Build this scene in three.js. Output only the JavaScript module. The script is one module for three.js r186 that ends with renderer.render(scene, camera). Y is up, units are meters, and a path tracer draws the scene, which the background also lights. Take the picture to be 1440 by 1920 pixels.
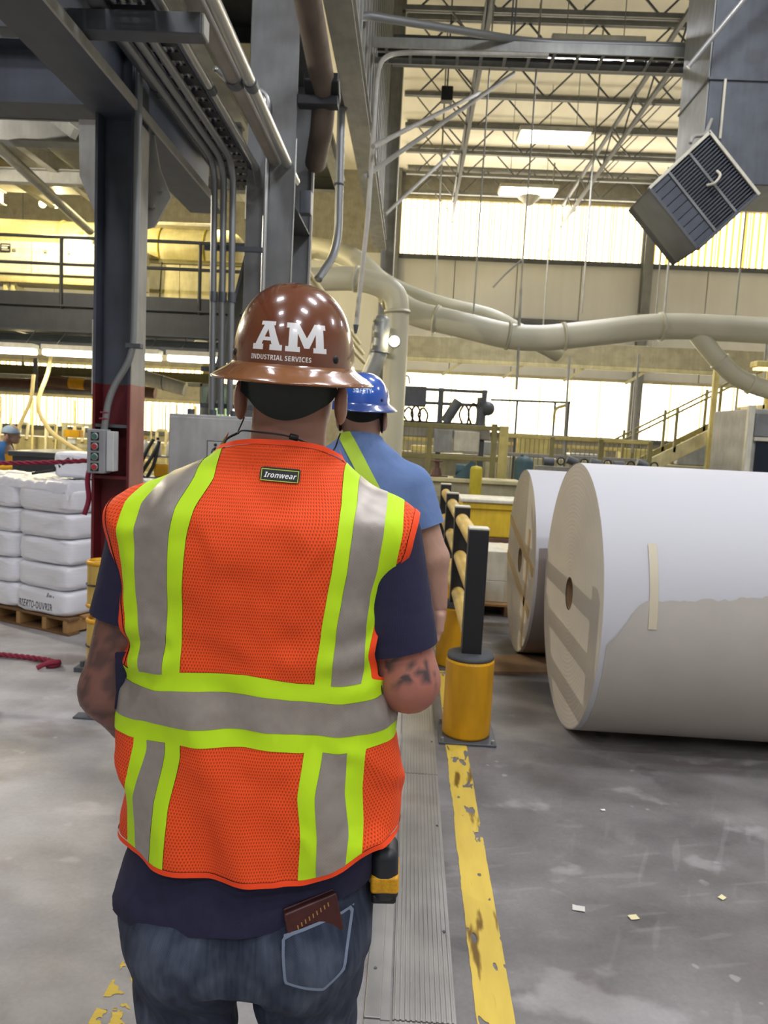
import * as THREE from 'three';
import { mergeGeometries } from 'three/addons/utils/BufferGeometryUtils.js';
import { RoundedBoxGeometry } from 'three/addons/geometries/RoundedBoxGeometry.js';
import { RectAreaLightUniformsLib } from 'three/addons/lights/RectAreaLightUniformsLib.js';
import { ImprovedNoise } from 'three/addons/math/ImprovedNoise.js';

// ---------------------------------------------------------------- camera, light, exposure
const scene = new THREE.Scene();
scene.background = new THREE.Color(0x9aa4ad);
const camera = new THREE.PerspectiveCamera(68.878, 0.75, 0.05, 120);
camera.position.set(0, 1.68, 0);
camera.rotation.order = 'YXZ';
camera.rotation.set(-0.1014, 0.03185, 0.0507);
camera.focus = 1.35;
camera.userData.fStop = 9;
const renderer = new THREE.WebGLRenderer();
renderer.toneMapping = THREE.LinearToneMapping;
renderer.toneMappingExposure = 1.2;
renderer.shadowMap.enabled = true;
RectAreaLightUniformsLib.init();
const HIGH_BAY = 46, HIGH_BAY_COLOUR = 0xf3f5ff;      // radiance of the high-bay panels
const DAY = 4.2, DAY_COLOUR = 0xfff7e6;               // daylight through the translucent wall panels
const TUBE = 10, TUBE_COLOUR = 0xf4fbff;              // fluorescent tubes under the mezzanine
const SODIUM_COLOUR = 0xffeaac;                       // yellow lamps on the process side

// ---------------------------------------------------------------- helpers
let seed = 20240611;
const rnd = () => ((seed = (seed * 1664525 + 1013904223) >>> 0) / 4294967296);
const rr = (a, b) => a + (b - a) * rnd();
const V = (x, y, z) => new THREE.Vector3(x, y, z);
const N = new ImprovedNoise();
const fbm = (x, y, z = 0, o = 4) => { let s = 0, a = 0.5, f = 1; for (let i = 0; i < o; i++) { s += a * N.noise(x * f, y * f, z * f + i * 7.3); a *= 0.5; f *= 2.03; } return s; };
const clamp = (v, a, b) => Math.min(b, Math.max(a, v));
const sstep = (a, b, v) => { const t = clamp((v - a) / (b - a), 0, 1); return t * t * (3 - 2 * t); };
const mix = (a, b, t) => a + (b - a) * t;
const mix3 = (a, b, t) => [mix(a[0], b[0], t), mix(a[1], b[1], t), mix(a[2], b[2], t)];

const used = {};
function numbered(n) { const k = used[n] = (used[n] ?? -1) + 1; return k ? `${n}_${String(k).padStart(3, '0')}` : n; }
function thing(name, label, category, base = [0, 0, 0], group) {
  const g = new THREE.Group(); g.name = numbered(name); g.position.set(...base);
  g.userData = { label, category }; if (group) g.userData.group = group;
  scene.add(g); return g;
}
function uvM(geo) {                                   // box-mapped uv in metres, kept with the world position
  const g = geo.index ? geo.toNonIndexed() : geo, p = g.attributes.position, n = g.attributes.normal, uv = new Float32Array(p.count * 2);
  for (let i = 0; i < p.count; i += 3) {
    let ax = 0, ay = 0, az = 0;
    for (let k = 0; k < 3; k++) { ax += Math.abs(n.getX(i + k)); ay += Math.abs(n.getY(i + k)); az += Math.abs(n.getZ(i + k)); }
    for (let k = 0; k < 3; k++) {
      const x = p.getX(i + k), y = p.getY(i + k), z = p.getZ(i + k);
      const [u, v] = ay >= ax && ay >= az ? [x, z] : ax >= az ? [z, y] : [x, y];
      uv[(i + k) * 2] = u; uv[(i + k) * 2 + 1] = v;
    }
  }
  g.setAttribute('uv', new THREE.BufferAttribute(uv, 2)); return g;
}
const J = (...gs) => mergeGeometries(gs.flat().map((g) => { const h = g.index ? g.toNonIndexed() : g; for (const k of Object.keys(h.attributes)) if (!['position', 'normal', 'uv'].includes(k)) h.deleteAttribute(k); return h; }));
// geometry is written in world coordinates; part() moves it into the thing's own frame
function part(root, name, geo, mat, parent = root, keepUv = false) {
  let g = keepUv ? geo : uvM(geo);
  g.translate(-root.position.x, -root.position.y, -root.position.z);
  const m = new THREE.Mesh(g, mat); m.name = name; parent.add(m); return m;
}
function solo(name, label, category, geo, mat, group, keepUv = false) {
  const g = keepUv ? geo : uvM(geo); g.computeBoundingBox(); const b = g.boundingBox, c = b.getCenter(V()), y0 = b.min.y;
  g.translate(-c.x, -y0, -c.z);
  const m = new THREE.Mesh(g, mat); m.name = numbered(name); m.position.set(c.x, y0, c.z);
  m.userData = { label, category }; if (group) m.userData.group = group; scene.add(m); return m;
}
function struct(name, label, category, geo, mat, kids) {
  const m = geo ? new THREE.Mesh(uvM(geo), mat) : new THREE.Group();
  m.name = numbered(name); m.userData = { kind: 'structure', label, category }; scene.add(m); return m;
}
function box(x0, x1, y0, y1, z0, z1, r = 0) {
  const w = Math.abs(x1 - x0), h = Math.abs(y1 - y0), d = Math.abs(z1 - z0);
  const g = r ? new RoundedBoxGeometry(w, h, d, 1, Math.min(r, w / 2.05, h / 2.05, d / 2.05)) : new THREE.BoxGeometry(w, h, d);
  g.translate((x0 + x1) / 2, (y0 + y1) / 2, (z0 + z1) / 2); return g;
}
function orient(g, a, b, up = V(0, 1, 0)) {           // g runs along +z from 0; moves it onto a -> b
  const z = b.clone().sub(a).normalize(); let u = up; if (Math.abs(z.dot(u)) > 0.99) u = V(0, 0, 1);
  const x = u.clone().cross(z).normalize(), y = z.clone().cross(x);
  g.applyMatrix4(new THREE.Matrix4().makeBasis(x, y, z).setPosition(a)); return g;
}
const vv = (p) => (p.isVector3 ? p : V(...p));
function bar(a, b, w, h, r = 0, up) { a = vv(a); b = vv(b); const L = a.distanceTo(b); const g = box(-w / 2, w / 2, -h / 2, h / 2, 0, L, r); return orient(g, a, b, up); }
function rod(a, b, r, n = 10) { a = vv(a); b = vv(b); const L = a.distanceTo(b); const g = new THREE.CylinderGeometry(r, r, L, n, 1); g.rotateX(Math.PI / 2); g.translate(0, 0, L / 2); return orient(g, a, b); }
function cyl(r0, r1, h, x, y, z, n = 24) { const g = new THREE.CylinderGeometry(r1, r0, h, n); g.translate(x, y + h / 2, z); return g; }
function ishape(w, h, tf, tw) {
  const s = new THREE.Shape(), a = w / 2, b = h / 2, c = tw / 2;
  s.moveTo(-a, -b); s.lineTo(a, -b); s.lineTo(a, -b + tf); s.lineTo(c, -b + tf); s.lineTo(c, b - tf); s.lineTo(a, b - tf); s.lineTo(a, b); s.lineTo(-a, b); s.lineTo(-a, b - tf); s.lineTo(-c, b - tf); s.lineTo(-c, -b + tf); s.lineTo(-a, -b + tf); s.closePath(); return s;
}
function ibeam(a, b, w, h, tf = 0.02, tw = 0.014, up) { a = vv(a); b = vv(b); const g = new THREE.ExtrudeGeometry(ishape(w, h, tf, tw), { depth: a.distanceTo(b), bevelEnabled: false }); return orient(g, a, b, up); }
function plate(pts, t, a, b) { const s = new THREE.Shape(pts.map((p) => new THREE.Vector2(...p))); return new THREE.ExtrudeGeometry(s, { depth: t, bevelEnabled: false }); }
function filletPath(pts, R, n = 6) {
  pts = pts.map(vv); const out = [pts[0]];
  for (let i = 1; i < pts.length - 1; i++) {
    const p = pts[i], a = pts[i - 1].clone().sub(p), b = pts[i + 1].clone().sub(p), r = Math.min(R, a.length() * 0.48, b.length() * 0.48);
    a.normalize().multiplyScalar(r).add(p); b.normalize().multiplyScalar(r).add(p);
    for (let k = 0; k <= n; k++) { const t = k / n; out.push(a.clone().multiplyScalar((1 - t) * (1 - t)).addScaledVector(p, 2 * t * (1 - t)).addScaledVector(b, t * t)); }
  }
  out.push(pts[pts.length - 1]); return out;
}
function sweep(path, rad, n = 12, cap = true) {       // tube along a list of points; rad may be a function of 0..1
  const pos = [], idx = [], rf = typeof rad === 'function' ? rad : () => rad; let nx = null;
  for (let i = 0; i < path.length; i++) {
    const t = path[Math.min(i + 1, path.length - 1)].clone().sub(path[Math.max(i - 1, 0)]).normalize();
    if (!nx) { nx = Math.abs(t.y) < 0.9 ? V(0, 1, 0) : V(1, 0, 0); }
    nx = nx.clone().addScaledVector(t, -nx.dot(t)).normalize(); const b = t.clone().cross(nx), r = rf(i / (path.length - 1));
    for (let k = 0; k < n; k++) { const a = (k / n) * 2 * Math.PI; const p = path[i].clone().addScaledVector(nx, Math.cos(a) * r).addScaledVector(b, Math.sin(a) * r); pos.push(p.x, p.y, p.z); }
  }
  for (let i = 0; i < path.length - 1; i++) for (let k = 0; k < n; k++) { const a = i * n + k, b = i * n + ((k + 1) % n); idx.push(a, b, a + n, b, b + n, a + n); }
  if (cap) for (const [e, s] of [[0, 1], [path.length - 1, -1]]) { const c = pos.length / 3; pos.push(...path[e].toArray()); for (let k = 0; k < n; k++) { const a = e * n + k, b = e * n + ((k + 1) % n); s > 0 ? idx.push(c, b, a) : idx.push(c, a, b); } }
  const g = new THREE.BufferGeometry(); g.setAttribute('position', new THREE.Float32BufferAttribute(pos, 3)); g.setIndex(idx); g.computeVertexNormals();
  g.setAttribute('uv', new THREE.Float32BufferAttribute(new Float32Array((pos.length / 3) * 2), 2)); return g;
}
const tube = (pts, r, R = 0.15, n = 12) => sweep(filletPath(pts, R), r, n);
function torus(R, r, c, axis, n = 28, m = 8) { const g = new THREE.TorusGeometry(R, r, m, n); return (axis === 'x' ? g.rotateY(Math.PI / 2) : axis === 'y' ? g.rotateX(Math.PI / 2) : g).translate(...c); }

// ---------------------------------------------------------------- textures and materials
function dataTex(w, h, fn, srgb = true, wrap = THREE.MirroredRepeatWrapping) {
  const d = new Uint8Array(w * h * 4);
  for (let j = 0; j < h; j++) for (let i = 0; i < w; i++) { const c = fn((i + 0.5) / w, (j + 0.5) / h, i, j), k = (j * w + i) * 4; d[k] = clamp(c[0], 0, 1) * 255; d[k + 1] = clamp(c[1], 0, 1) * 255; d[k + 2] = clamp(c[2], 0, 1) * 255; d[k + 3] = (c[3] ?? 1) * 255; }
  const t = new THREE.DataTexture(d, w, h); t.magFilter = THREE.LinearFilter; t.minFilter = THREE.LinearMipmapLinearFilter; t.generateMipmaps = true;
  t.wrapS = t.wrapT = wrap; if (srgb) t.colorSpace = THREE.SRGBColorSpace; t.needsUpdate = true; return t;
}
function canvasTex(w, h, draw) { const c = document.createElement('canvas'); c.width = w; c.height = h; draw(c.getContext('2d'), w, h); const t = new THREE.CanvasTexture(c); t.colorSpace = THREE.SRGBColorSpace; t.anisotropy = 8; return t; }
const S = (o) => new THREE.MeshStandardMaterial({ roughness: 0.6, ...o });
const P = (o) => new THREE.MeshPhysicalMaterial({ roughness: 0.5, ...o });
const grime = dataTex(512, 512, (u, v) => { const a = 0.92 + 0.16 * fbm(u * 9, v * 9, 1.7, 5) + 0.08 * fbm(u * 40, v * 6, 4, 3); const s = 0.06 * sstep(0.18, 0.35, fbm(u * 5, v * 5, 9)); return [a - s * 0.6, a - s * 0.8, a - s]; });
grime.repeat.set(0.5, 0.5);
const softGrime = dataTex(512, 512, (u, v) => { const a = 0.96 + 0.09 * fbm(u * 3, v * 3, 6, 5) + 0.04 * fbm(u * 30, v * 3, 2, 3); return [a, a, a * 0.995]; }); softGrime.repeat.set(0.12, 0.12);
const grimy = (color, o = {}) => S({ color, map: grime, roughness: 0.55, ...o });
const M = {
  steel: grimy(0x808282), steelDark: grimy(0x55595e), steelBlue: grimy(0x484e58), steelLight: grimy(0xa9a89f), red: grimy(0x66141c), pinkPrimer: grimy(0xb07d6d),
  conduit: S({ color: 0x8f9294, metalness: 0.55, roughness: 0.42 }), conduitBright: S({ color: 0xb9bab8, metalness: 0.6, roughness: 0.33 }), whitePipe: grimy(0xc9c6be), dullPipe: grimy(0x9c968c),
  cream: grimy(0xd9cf9d), creamDuct: S({ color: 0xcac6ad, map: softGrime, roughness: 0.45 }), beige: grimy(0xb5ad8b), yellowMachine: grimy(0xcfbf74), olive: grimy(0x8d8552),
  yellow: grimy(0xe8a90e, { roughness: 0.42 }), binYellow: grimy(0xe6c22e), yellowPale: grimy(0xdcb95e), yellowGreen: grimy(0xc7b62a), black: S({ color: 0x14161a, roughness: 0.5 }), rubber: S({ color: 0x46484b, roughness: 0.7 }),
  deckSteel: grimy(0x3f4244), darkTray: S({ color: 0x25272b, roughness: 0.6 }), brownPipe: grimy(0x6f6156, { roughness: 0.7 }), galv: grimy(0xa8aaa6, { metalness: 0.5, roughness: 0.45 }), galvDark: grimy(0x62676e, { metalness: 0.3, roughness: 0.5 }),
  cabinet: grimy(0xcfd1d1, { roughness: 0.5 }), boxGrey: grimy(0x9a9c9e), whiteMetal: grimy(0xdedac6), wall: S({ color: 0xd3d3d0, map: softGrime, roughness: 0.85 }), wallDark: grimy(0x98958a), brown: grimy(0x6b4a3c), teal: grimy(0x3f5d64),
  wood: grimy(0xb48a55, { roughness: 0.8 }), woodDark: grimy(0x7d5c3a), paper: S({ color: 0xc1c1c5, roughness: 0.75 }), card: grimy(0x9a7c5c, { roughness: 0.9 }),
  hose: S({ color: 0xe6cf86, roughness: 0.5 }), cable: S({ color: 0x2a2a2c, roughness: 0.6 }), ropeRed: S({ color: 0x84233a, roughness: 0.85 }), glassDark: P({ color: 0x1c2430, roughness: 0.12 }),
};

// ---------------------------------------------------------------- the hall: floor, walls, roof
const floorTex = dataTex(2048, 2048, (u, v) => {
  const x = (u - 0.5) * 9, z = (v - 0.5) * 9;                       // metres; the tile is mirrored beyond 4.5 m
  const side = sstep(-0.35, 0.45, x + 0.5 * fbm(x * 0.7, z * 0.7, 3));
  let c = mix3([0.60, 0.59, 0.59], [0.45, 0.437, 0.432], side);   // dusty pale concrete, darker sealed concrete
  const smear = fbm(x * 1.1 + 2, z * 1.5, 5, 5), smear2 = fbm(x * 2.6 + 0.6 * smear, z * 3.4, 8, 5);
  const k = mix(0.34, 0.3, side); c = c.map((q) => q + k * smear * 0.55 + 0.17 * smear2);
  const dark = sstep(0.14, 0.34, fbm(x * 1.3 + 9, z * 1.9, 2, 4)); c = mix3(c, [0.40, 0.365, 0.35], dark * 0.55);   // dragged dirt
  const white = sstep(0.2, 0.36, fbm(x * 2.2, z * 3.1, 14, 5)); c = mix3(c, [0.74, 0.73, 0.73], white * mix(0.55, 0.4, side)); // paper dust
  const scuff = sstep(0.26, 0.4, fbm(x * 1.2 + z * 4, z * 0.7 - x * 3, 21, 4)); c = mix3(c, [0.34, 0.33, 0.33], scuff * 0.6 * side);
  const chip = sstep(0.5, 0.6, N.noise(x * 19, z * 19, 6)) * sstep(0.15, 0.4, N.noise(x * 2, z * 2, 40)); c = mix3(c, [0.72, 0.71, 0.7], chip * 0.5);
  const scr = sstep(0.3, 0.42, N.noise(x * 22 + z * 9, z * 2.2 - x * 1.5, 31)) * sstep(0, 0.3, N.noise(x * 1.5, z * 1.5, 50)) + sstep(0.34, 0.44, N.noise(x * 3 - z * 2, z * 24 + x * 6, 37)) * sstep(0.05, 0.3, N.noise(x * 1.3, z * 1.3, 60)); c = mix3(c, [0.68, 0.67, 0.66], scr * 0.16);
  const g = (N.noise(x * 60, z * 60, 1) + N.noise(x * 140, z * 140, 2)) * 0.018; return c.map((q) => q + g);
});
floorTex.repeat.set(1 / 9, 1 / 9); floorTex.offset.set(0.5, 0.5);
const floorRough = dataTex(512, 512, (u, v) => { const r = 0.62 + 0.3 * fbm(u * 9, v * 9, 5, 4); return [r, r, r]; }, false);
floorRough.repeat.set(1 / 4.5, 1 / 4.5);
M.floor = S({ map: floorTex, roughnessMap: floorRough, roughness: 0.95 });
const X0 = -17, X1 = 14, Z0 = -26, Z1 = 12, ROOF = 10.5;
struct('floor', 'grey worn concrete factory floor', 'floor', box(X0, X1, -0.25, 0, Z0, Z1), M.floor);
struct('ceiling', 'cream painted roof deck above the open web joists', 'ceiling', box(X0, X1, ROOF, ROOF + 0.2, Z0, Z1), S({ color: 0xf1ecdd, map: softGrime, roughness: 0.85 }));
struct('wall_left', 'far left factory wall', 'wall', box(X0 - 0.3, X0, 0, ROOF, Z0, Z1), M.wall);
struct('wall_right', 'right factory wall', 'wall', box(X1, X1 + 0.3, 0, ROOF, Z0, Z1), M.wall);
struct('wall_rear', 'factory wall behind the photographer', 'wall', box(X0, X1, 0, ROOF, Z1, Z1 + 0.3), M.wall);
const bw = struct('wall_back', 'concrete back wall between two rows of translucent windows', 'wall', J([[X0, -5.6, 0, 1.45], [-5.6, X1, 0, 2.0], [X0, X1, 9.62, ROOF], [X0, -0.75, 7.83, 9.62], [7.34, 7.66, 7.83, 9.62], [7.34, 7.66, 2.0, 3.88], [-5.6, -0.75, 2.0, 3.88], [X0 + 0.5, -5.6, 2.45, 3.2], [X0 + 0.5, -5.6, 3.6, 3.88], [X0, X0 + 0.5, 1.45, 3.88]].map(([a, b, c, d]) => box(a, b, c, d, Z0 - 0.3, Z0))), M.wallDark);
{
  const edges = [X0, -12.6, -8.2, -4.6, -0.95, 1.15, 3.25, 5.4, 7.5, 9.6, 11.8, X1];
  for (let i = 0; i < edges.length - 1; i++) {                         // precast panels with open joints
    const m = new THREE.Mesh(uvM(box(edges[i] + 0.012, edges[i + 1] - 0.012, 3.88, 7.83, Z0 - 0.3, Z0 + (i % 2 ? 0.012 : 0), 0.01)), M.wall); m.name = 'panel'; bw.add(m);
  }
  const back = new THREE.Mesh(uvM(box(X0, X1, 3.88, 7.83, Z0 - 0.31, Z0 - 0.1)), M.wallDark); back.name = 'panel_backing'; bw.add(back);
}
// translucent window bands: glowing fibreglass sheets with thicker yellowed ribs, steel sills and heads
const glow = S({ color: 0xf4e9c4, emissive: 0xfff3d2, emissiveIntensity: 4.5, roughness: 0.4 });
const glowRib = S({ color: 0xc9a846, emissive: 0xffd366, emissiveIntensity: 0.95, roughness: 0.5 });
function windowBand(n, label, x0, x1, y0, y1, ribW, pitch) {
  const g = struct(`window_${n}`, label, 'window'); const z = Z0 - 0.06;
  const count = Math.round((x1 - x0) / 1.05), w = (x1 - x0) / count;
  for (let i = 0; i < count; i++) {
    const a = x0 + i * w, pane = new THREE.Mesh(uvM(box(a + 0.01, a + w - 0.01, y0, y1, z - 0.03, z)), glow); pane.name = 'pane'; g.add(pane);
    const ribs = []; for (let x = a + pitch / 2; x < a + w; x += pitch) ribs.push(box(x - ribW / 2, x + ribW / 2, y0, y1, z, z + 0.035, 0.01));
    const rb = new THREE.Mesh(uvM(J(ribs)), glowRib); rb.name = 'rib'; pane.add(rb);
    const jt = new THREE.Mesh(uvM(box(a - 0.02, a + 0.02, y0, y1, z, z + 0.05)), glowRib); jt.name = 'joint'; g.add(jt);
  }
  for (const [nm, a, b, m] of [['sill', y0 - 0.14, y0, M.steelDark], ['head', y1, y1 + 0.1, M.beige]]) { const s = new THREE.Mesh(uvM(box(x0, x1, a, b, Z0, Z0 + 0.1, 0.01)), m); s.name = nm; g.add(s); }
  const l = new THREE.RectAreaLight(DAY_COLOUR, DAY, x1 - x0, y1 - y0); l.name = 'daylight'; l.position.set((x0 + x1) / 2, (y0 + y1) / 2, Z0 + 0.14); l.lookAt((x0 + x1) / 2, (y0 + y1) / 2, 0); scene.add(l); l.castShadow = true;
}
windowBand(1, 'bright translucent window band high on the back wall, between two grey wall columns', -0.75, 7.34, 7.83, 9.62, 0.045, 0.21);
windowBand(2, 'ribbed translucent window band high on the back wall, behind the hanging air outlet', 7.66, X1, 7.83, 9.62, 0.085, 0.21);
windowBand(3, 'wide bright translucent window band low on the back wall, behind the guarded machines', -0.75, 7.34, 2.0, 3.88, 0.03, 0.3);
windowBand(4, 'bright translucent window band low on the back wall, behind the yellow stairs', 7.66, X1, 2.0, 3.88, 0.03, 0.3);
windowBand(5, 'yellow-lit translucent window band seen under the mezzanine', X0 + 0.5, -5.6, 1.45, 2.45, 0.05, 0.25);
windowBand(6, 'strip of small panes above the brown pipes under the mezzanine', X0 + 0.5, -5.6, 3.2, 3.6, 0.05, 0.25);
// columns on the back wall
for (const [x, lab] of [[7.5, 'grey steel wall column dividing the two upper window bands'], [-0.93, 'grey steel wall column at the left end of the upper window band']]) {
  const t = thing('wall_column', lab, 'column', [x, 0, Z0 + 0.2], 'columns on the back wall');
  part(t, 'shaft', ibeam([x, 0, Z0 + 0.2], [x, ROOF, Z0 + 0.2], 0.3, 0.32, 0.02, 0.016), M.steel);
  part(t, 'clamp', box(x - 0.22, x + 0.22, 6.05, 6.14, Z0 + 0.03, Z0 + 0.4, 0.01), M.steelLight);
  part(t, 'base_plate', box(x - 0.25, x + 0.25, 0, 0.03, Z0 + 0.01, Z0 + 0.45), M.steelDark);
}
solo('wall_pipe', 'dark pipe running level along the middle of the back wall', 'pipe', rod([-0.7, 5.72, Z0 + 0.22], [7.2, 5.72, Z0 + 0.22], 0.13, 14), M.steelDark);
// roof joists
function joist(z, lab) {
  const xa = -0.6, xb = X1, yb = 9.68, yt = ROOF - 0.06, t = thing('roof_joist', lab, 'joist', [(xa + xb) / 2, yb, z], 'roof joists');
  for (const [y, n] of [[yt, 'top_chord'], [yb, 'bottom_chord']]) part(t, n, J(box(xa, xb, y - 0.045, y + 0.045, z - 0.055, z - 0.012), box(xa, xb, y - 0.045, y + 0.045, z + 0.012, z + 0.055)), M.steel);
  let k = 0; for (let x = xa + 0.3; x < xb - 0.8; x += 0.75, k++) part(t, 'web', bar([x, k % 2 ? yt : yb, z], [x + 0.75, k % 2 ? yb : yt, z], 0.03, 0.035), M.steelDark);
}
['farthest roof joist, against the back wall', 'roof joist second from the back wall', 'roof joist third from the back wall', 'roof joist just behind the farther high bay light', 'roof joist between the two high bay lights', 'roof joist above the nearer high bay light', 'roof joist next in front of the nearer high bay light', 'nearest roof joist at the top edge of the photo'].forEach((l, i) => joist(-25.4 + i * 1.75, l));
for (const [x, lab] of [[0.95, 'lengthwise roof girder at the left of the high bay lights'], [4.6, 'lengthwise roof girder at the right of the high bay lights']]) {
  const t = thing('roof_girder', lab, 'girder', [x, 8.9, -19], 'lengthwise roof girders'), za = -26, zb = -8, yb = 8.95, yt = 9.6;
  for (const [y, n] of [[yt, 'top_chord'], [yb, 'bottom_chord']]) part(t, n, box(x - 0.04, x + 0.04, y - 0.04, y + 0.04, za, zb), M.steelDark);
  let k = 0; for (let z = za; z < zb - 0.9; z += 0.9, k++) part(t, 'web', bar([x, k % 2 ? yt : yb, z], [x, k % 2 ? yb : yt, z + 0.9], 0.03, 0.03), M.steelDark);
  for (let z = za + 0.6; z < zb; z += 1.75) part(t, 'brace', bar([x, yb, z], [x + (x < 2 ? -1.3 : 1.3), ROOF - 0.1, z], 0.028, 0.028), M.steel);
}
// high-bay lights in two rows; the ones out of frame light the aisle and mirror in the hard hats
const lampGlow = S({ color: 0xffffff, emissive: 0xfffaf0, emissiveIntensity: 5 });
function highBay(x, z, lab) {
  const t = thing('high_bay_light', lab, 'light', [x, 7.86, z], 'high bay lights');
  part(t, 'housing', J(box(x - 0.72, x + 0.72, 7.9, 7.99, z - 0.32, z + 0.32, 0.015), box(x - 0.5, x + 0.5, 7.99, 8.06, z - 0.08, z + 0.08, 0.01)), M.whiteMetal);
  const d = part(t, 'diffuser', box(x - 0.68, x + 0.68, 7.87, 7.9, z - 0.29, z + 0.29), lampGlow);
  for (const s of [-1, 1]) part(t, 'hanger_wire', rod([x + s * 0.45, 8.05, z], [x + s * 0.45, 10.45, z], 0.008, 6), M.conduit);
  const l = new THREE.RectAreaLight(HIGH_BAY_COLOUR, HIGH_BAY, 1.36, 0.58); l.name = 'light'; l.position.set(0, -0.005, 0); l.rotation.x = -Math.PI / 2; l.castShadow = true; t.add(l);
}
highBay(2.55, -16, 'nearer of the two glowing high bay lights under the roof joists'); highBay(2.55, -19.4, 'farther of the two glowing high bay lights, lower in the photo');
for (const z of [-12.6, -5.8, -2.4, 1, 4.4, 7.8]) highBay(2.55, z, 'high bay light of the aisle row, above the frame of the photo');
for (let i = 0; i < 3; i++) highBay(8.6, -12 + i * 6.5, 'high bay light of the outer row, right of the frame of the photo');
for (let i = 0; i < 3; i++) highBay(-2.6, -1.2 + i * 3.6, 'high bay light of the left row, behind the photographer');
{ // hanging white bracket under the farther light
  const t = thing('light_pendant', 'small white pendant cone hanging below the farther high bay light', 'bracket', [2.6, 7.55, -19.35]);
  part(t, 'cone', cyl(0.05, 0.3, 0.2, 2.6, 7.55, -19.35, 12), M.whiteMetal); part(t, 'stem', rod([2.6, 7.74, -19.35], [2.6, 7.87, -19.35], 0.02, 6), M.conduit);
}
// ribbed partition above the aisle edge
{
  const t = thing('partition_siding', 'tall ribbed grey siding wall running along the aisle above the big column', 'partition', [-0.82, 5.3, -10.6]);
  for (let i = 0; i < 20; i++) { const z = -14.4 + i * 0.42; part(t, 'panel', J(box(-0.84, -0.81, 5.38, ROOF, z, z + 0.415), box(-0.82, -0.765, 5.38, ROOF, z + 0.01, z + 0.06, 0.008)), i % 2 ? M.steelLight : M.galv); }
  part(t, 'edge_beam', ibeam([-0.8, 5.3, -14.6], [-0.8, 5.3, -6.0], 0.24, 0.2, 0.02, 0.016), M.steelLight);
  const c = thing('steel_column', 'slender pale steel column at the far end of the ribbed siding', 'column', [-0.66, 0, -15.0]);
  part(c, 'shaft', ibeam([-0.66, 0, -15], [-0.66, ROOF, -15], 0.26, 0.26, 0.02, 0.016, V(1, 0, 0)), M.steelLight);
  part(c, 'base_plate', box(-0.9, -0.42, 0, 0.03, -15.24, -14.76), M.steelDark);
}
// ---------------------------------------------------------------- floor fittings: cover strip and painted line
{
  const t = thing('trench_cover', 'long ribbed aluminium cover strip set in the floor along the aisle', 'floor cover', [0.1, 0, -5]);
  const alu = S({ color: 0xb4b2af, metalness: 0.6, roughness: 0.45, map: grime }), aluB = S({ color: 0xc0bfbc, metalness: 0.8, roughness: 0.36, map: grime });
  for (let i = 0; i < 9; i++) {
    const z0 = 1.2 - i * 1.6, z1 = z0 - 1.594, gs = [box(0.035, 0.22, 0.0005, 0.006, z1, z0)];
    for (let k = 0; k < 12; k++) { const x = 0.043 + k * 0.0152; gs.push(box(x - 0.0035, x + 0.0035, 0.005, 0.0095, z1, z0, 0.0016)); }
    part(t, 'cover_plate', J(gs), alu);
    part(t, 'side_bar', box(-0.048, 0.0, 0.0005, 0.009, z1, z0, 0.003), aluB);
    part(t, 'channel', box(0.0, 0.027, 0.0005, 0.003, z1, z0), alu);
    for (const [x, dz] of [[-0.024, 0.2], [-0.024, 1.3], [0.2, 0.4], [0.2, 1.1]]) part(t, 'screw', cyl(0.006, 0.005, 0.003, x, 0.0085, z0 - dz, 8), M.galvDark);
  }
}
const lineAlpha = dataTex(128, 2048, (u, v) => {
  const z = v * 12, e = 0.09 + 0.10 * fbm(z * 2, 1, 2) + 0.05 * fbm(z * 14, 4, 2), edge = sstep(e - 0.02, e + 0.02, Math.min(u, (1 - u) * 2.6));
  const wear = 1 - sstep(0.27, 0.33, fbm(u * 1.6, z * 6, 9, 5) + 0.07 * Math.sin(z * 2.1 + 1)), nick = 1 - sstep(0.45, 0.5, N.noise(u * 3, z * 8, 3));
  const a = edge * wear * nick; return [a, a, a];
}, false, THREE.RepeatWrapping);
const lineTex = dataTex(128, 1024, (u, v) => { const k = 0.06 * fbm(u * 3, v * 60, 1, 4) - 0.4 * sstep(0.16, 0.36, fbm(u * 2, v * 40, 6, 4)); return [0.85 + k, 0.735 + k, 0.3 + k * 0.6]; }, true, THREE.RepeatWrapping);
{
  const g = new THREE.PlaneGeometry(0.13, 12, 1, 1); g.rotateX(-Math.PI / 2); g.translate(0.333, 0.0018, -3.2);
  solo('floor_line_marking', 'worn yellow painted line on the floor leading to the guard post', 'floor marking', g, S({ map: lineTex, alphaMap: lineAlpha, alphaTest: 0.5, roughness: 0.6 }), undefined, true);
  const h = new THREE.PlaneGeometry(0.12, 0.75, 1, 1), uv = h.attributes.uv; for (let i = 0; i < uv.count; i++) uv.setY(i, uv.getY(i) * 0.06 + 0.33);
  h.rotateX(-Math.PI / 2); h.translate(-0.72, 0.0018, -1.98);
  const rem = dataTex(64, 256, (u, v) => { const a = sstep(0.02, 0.07, fbm(u * 3 + 5, v * 9, 2, 4)) * sstep(0, 0.1, Math.min(u, 1 - u)); return [a, a, a]; }, false, THREE.ClampToEdgeWrapping);
  solo('paint_remnant', 'flaked remnant of yellow floor paint left of the man in the orange vest', 'floor marking', new THREE.PlaneGeometry(0.15, 0.5).rotateX(-Math.PI / 2).translate(-0.75, 0.0016, -2.0), S({ map: lineTex, alphaMap: rem, alphaTest: 0.5, roughness: 0.6 }), undefined, true);
}
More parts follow.
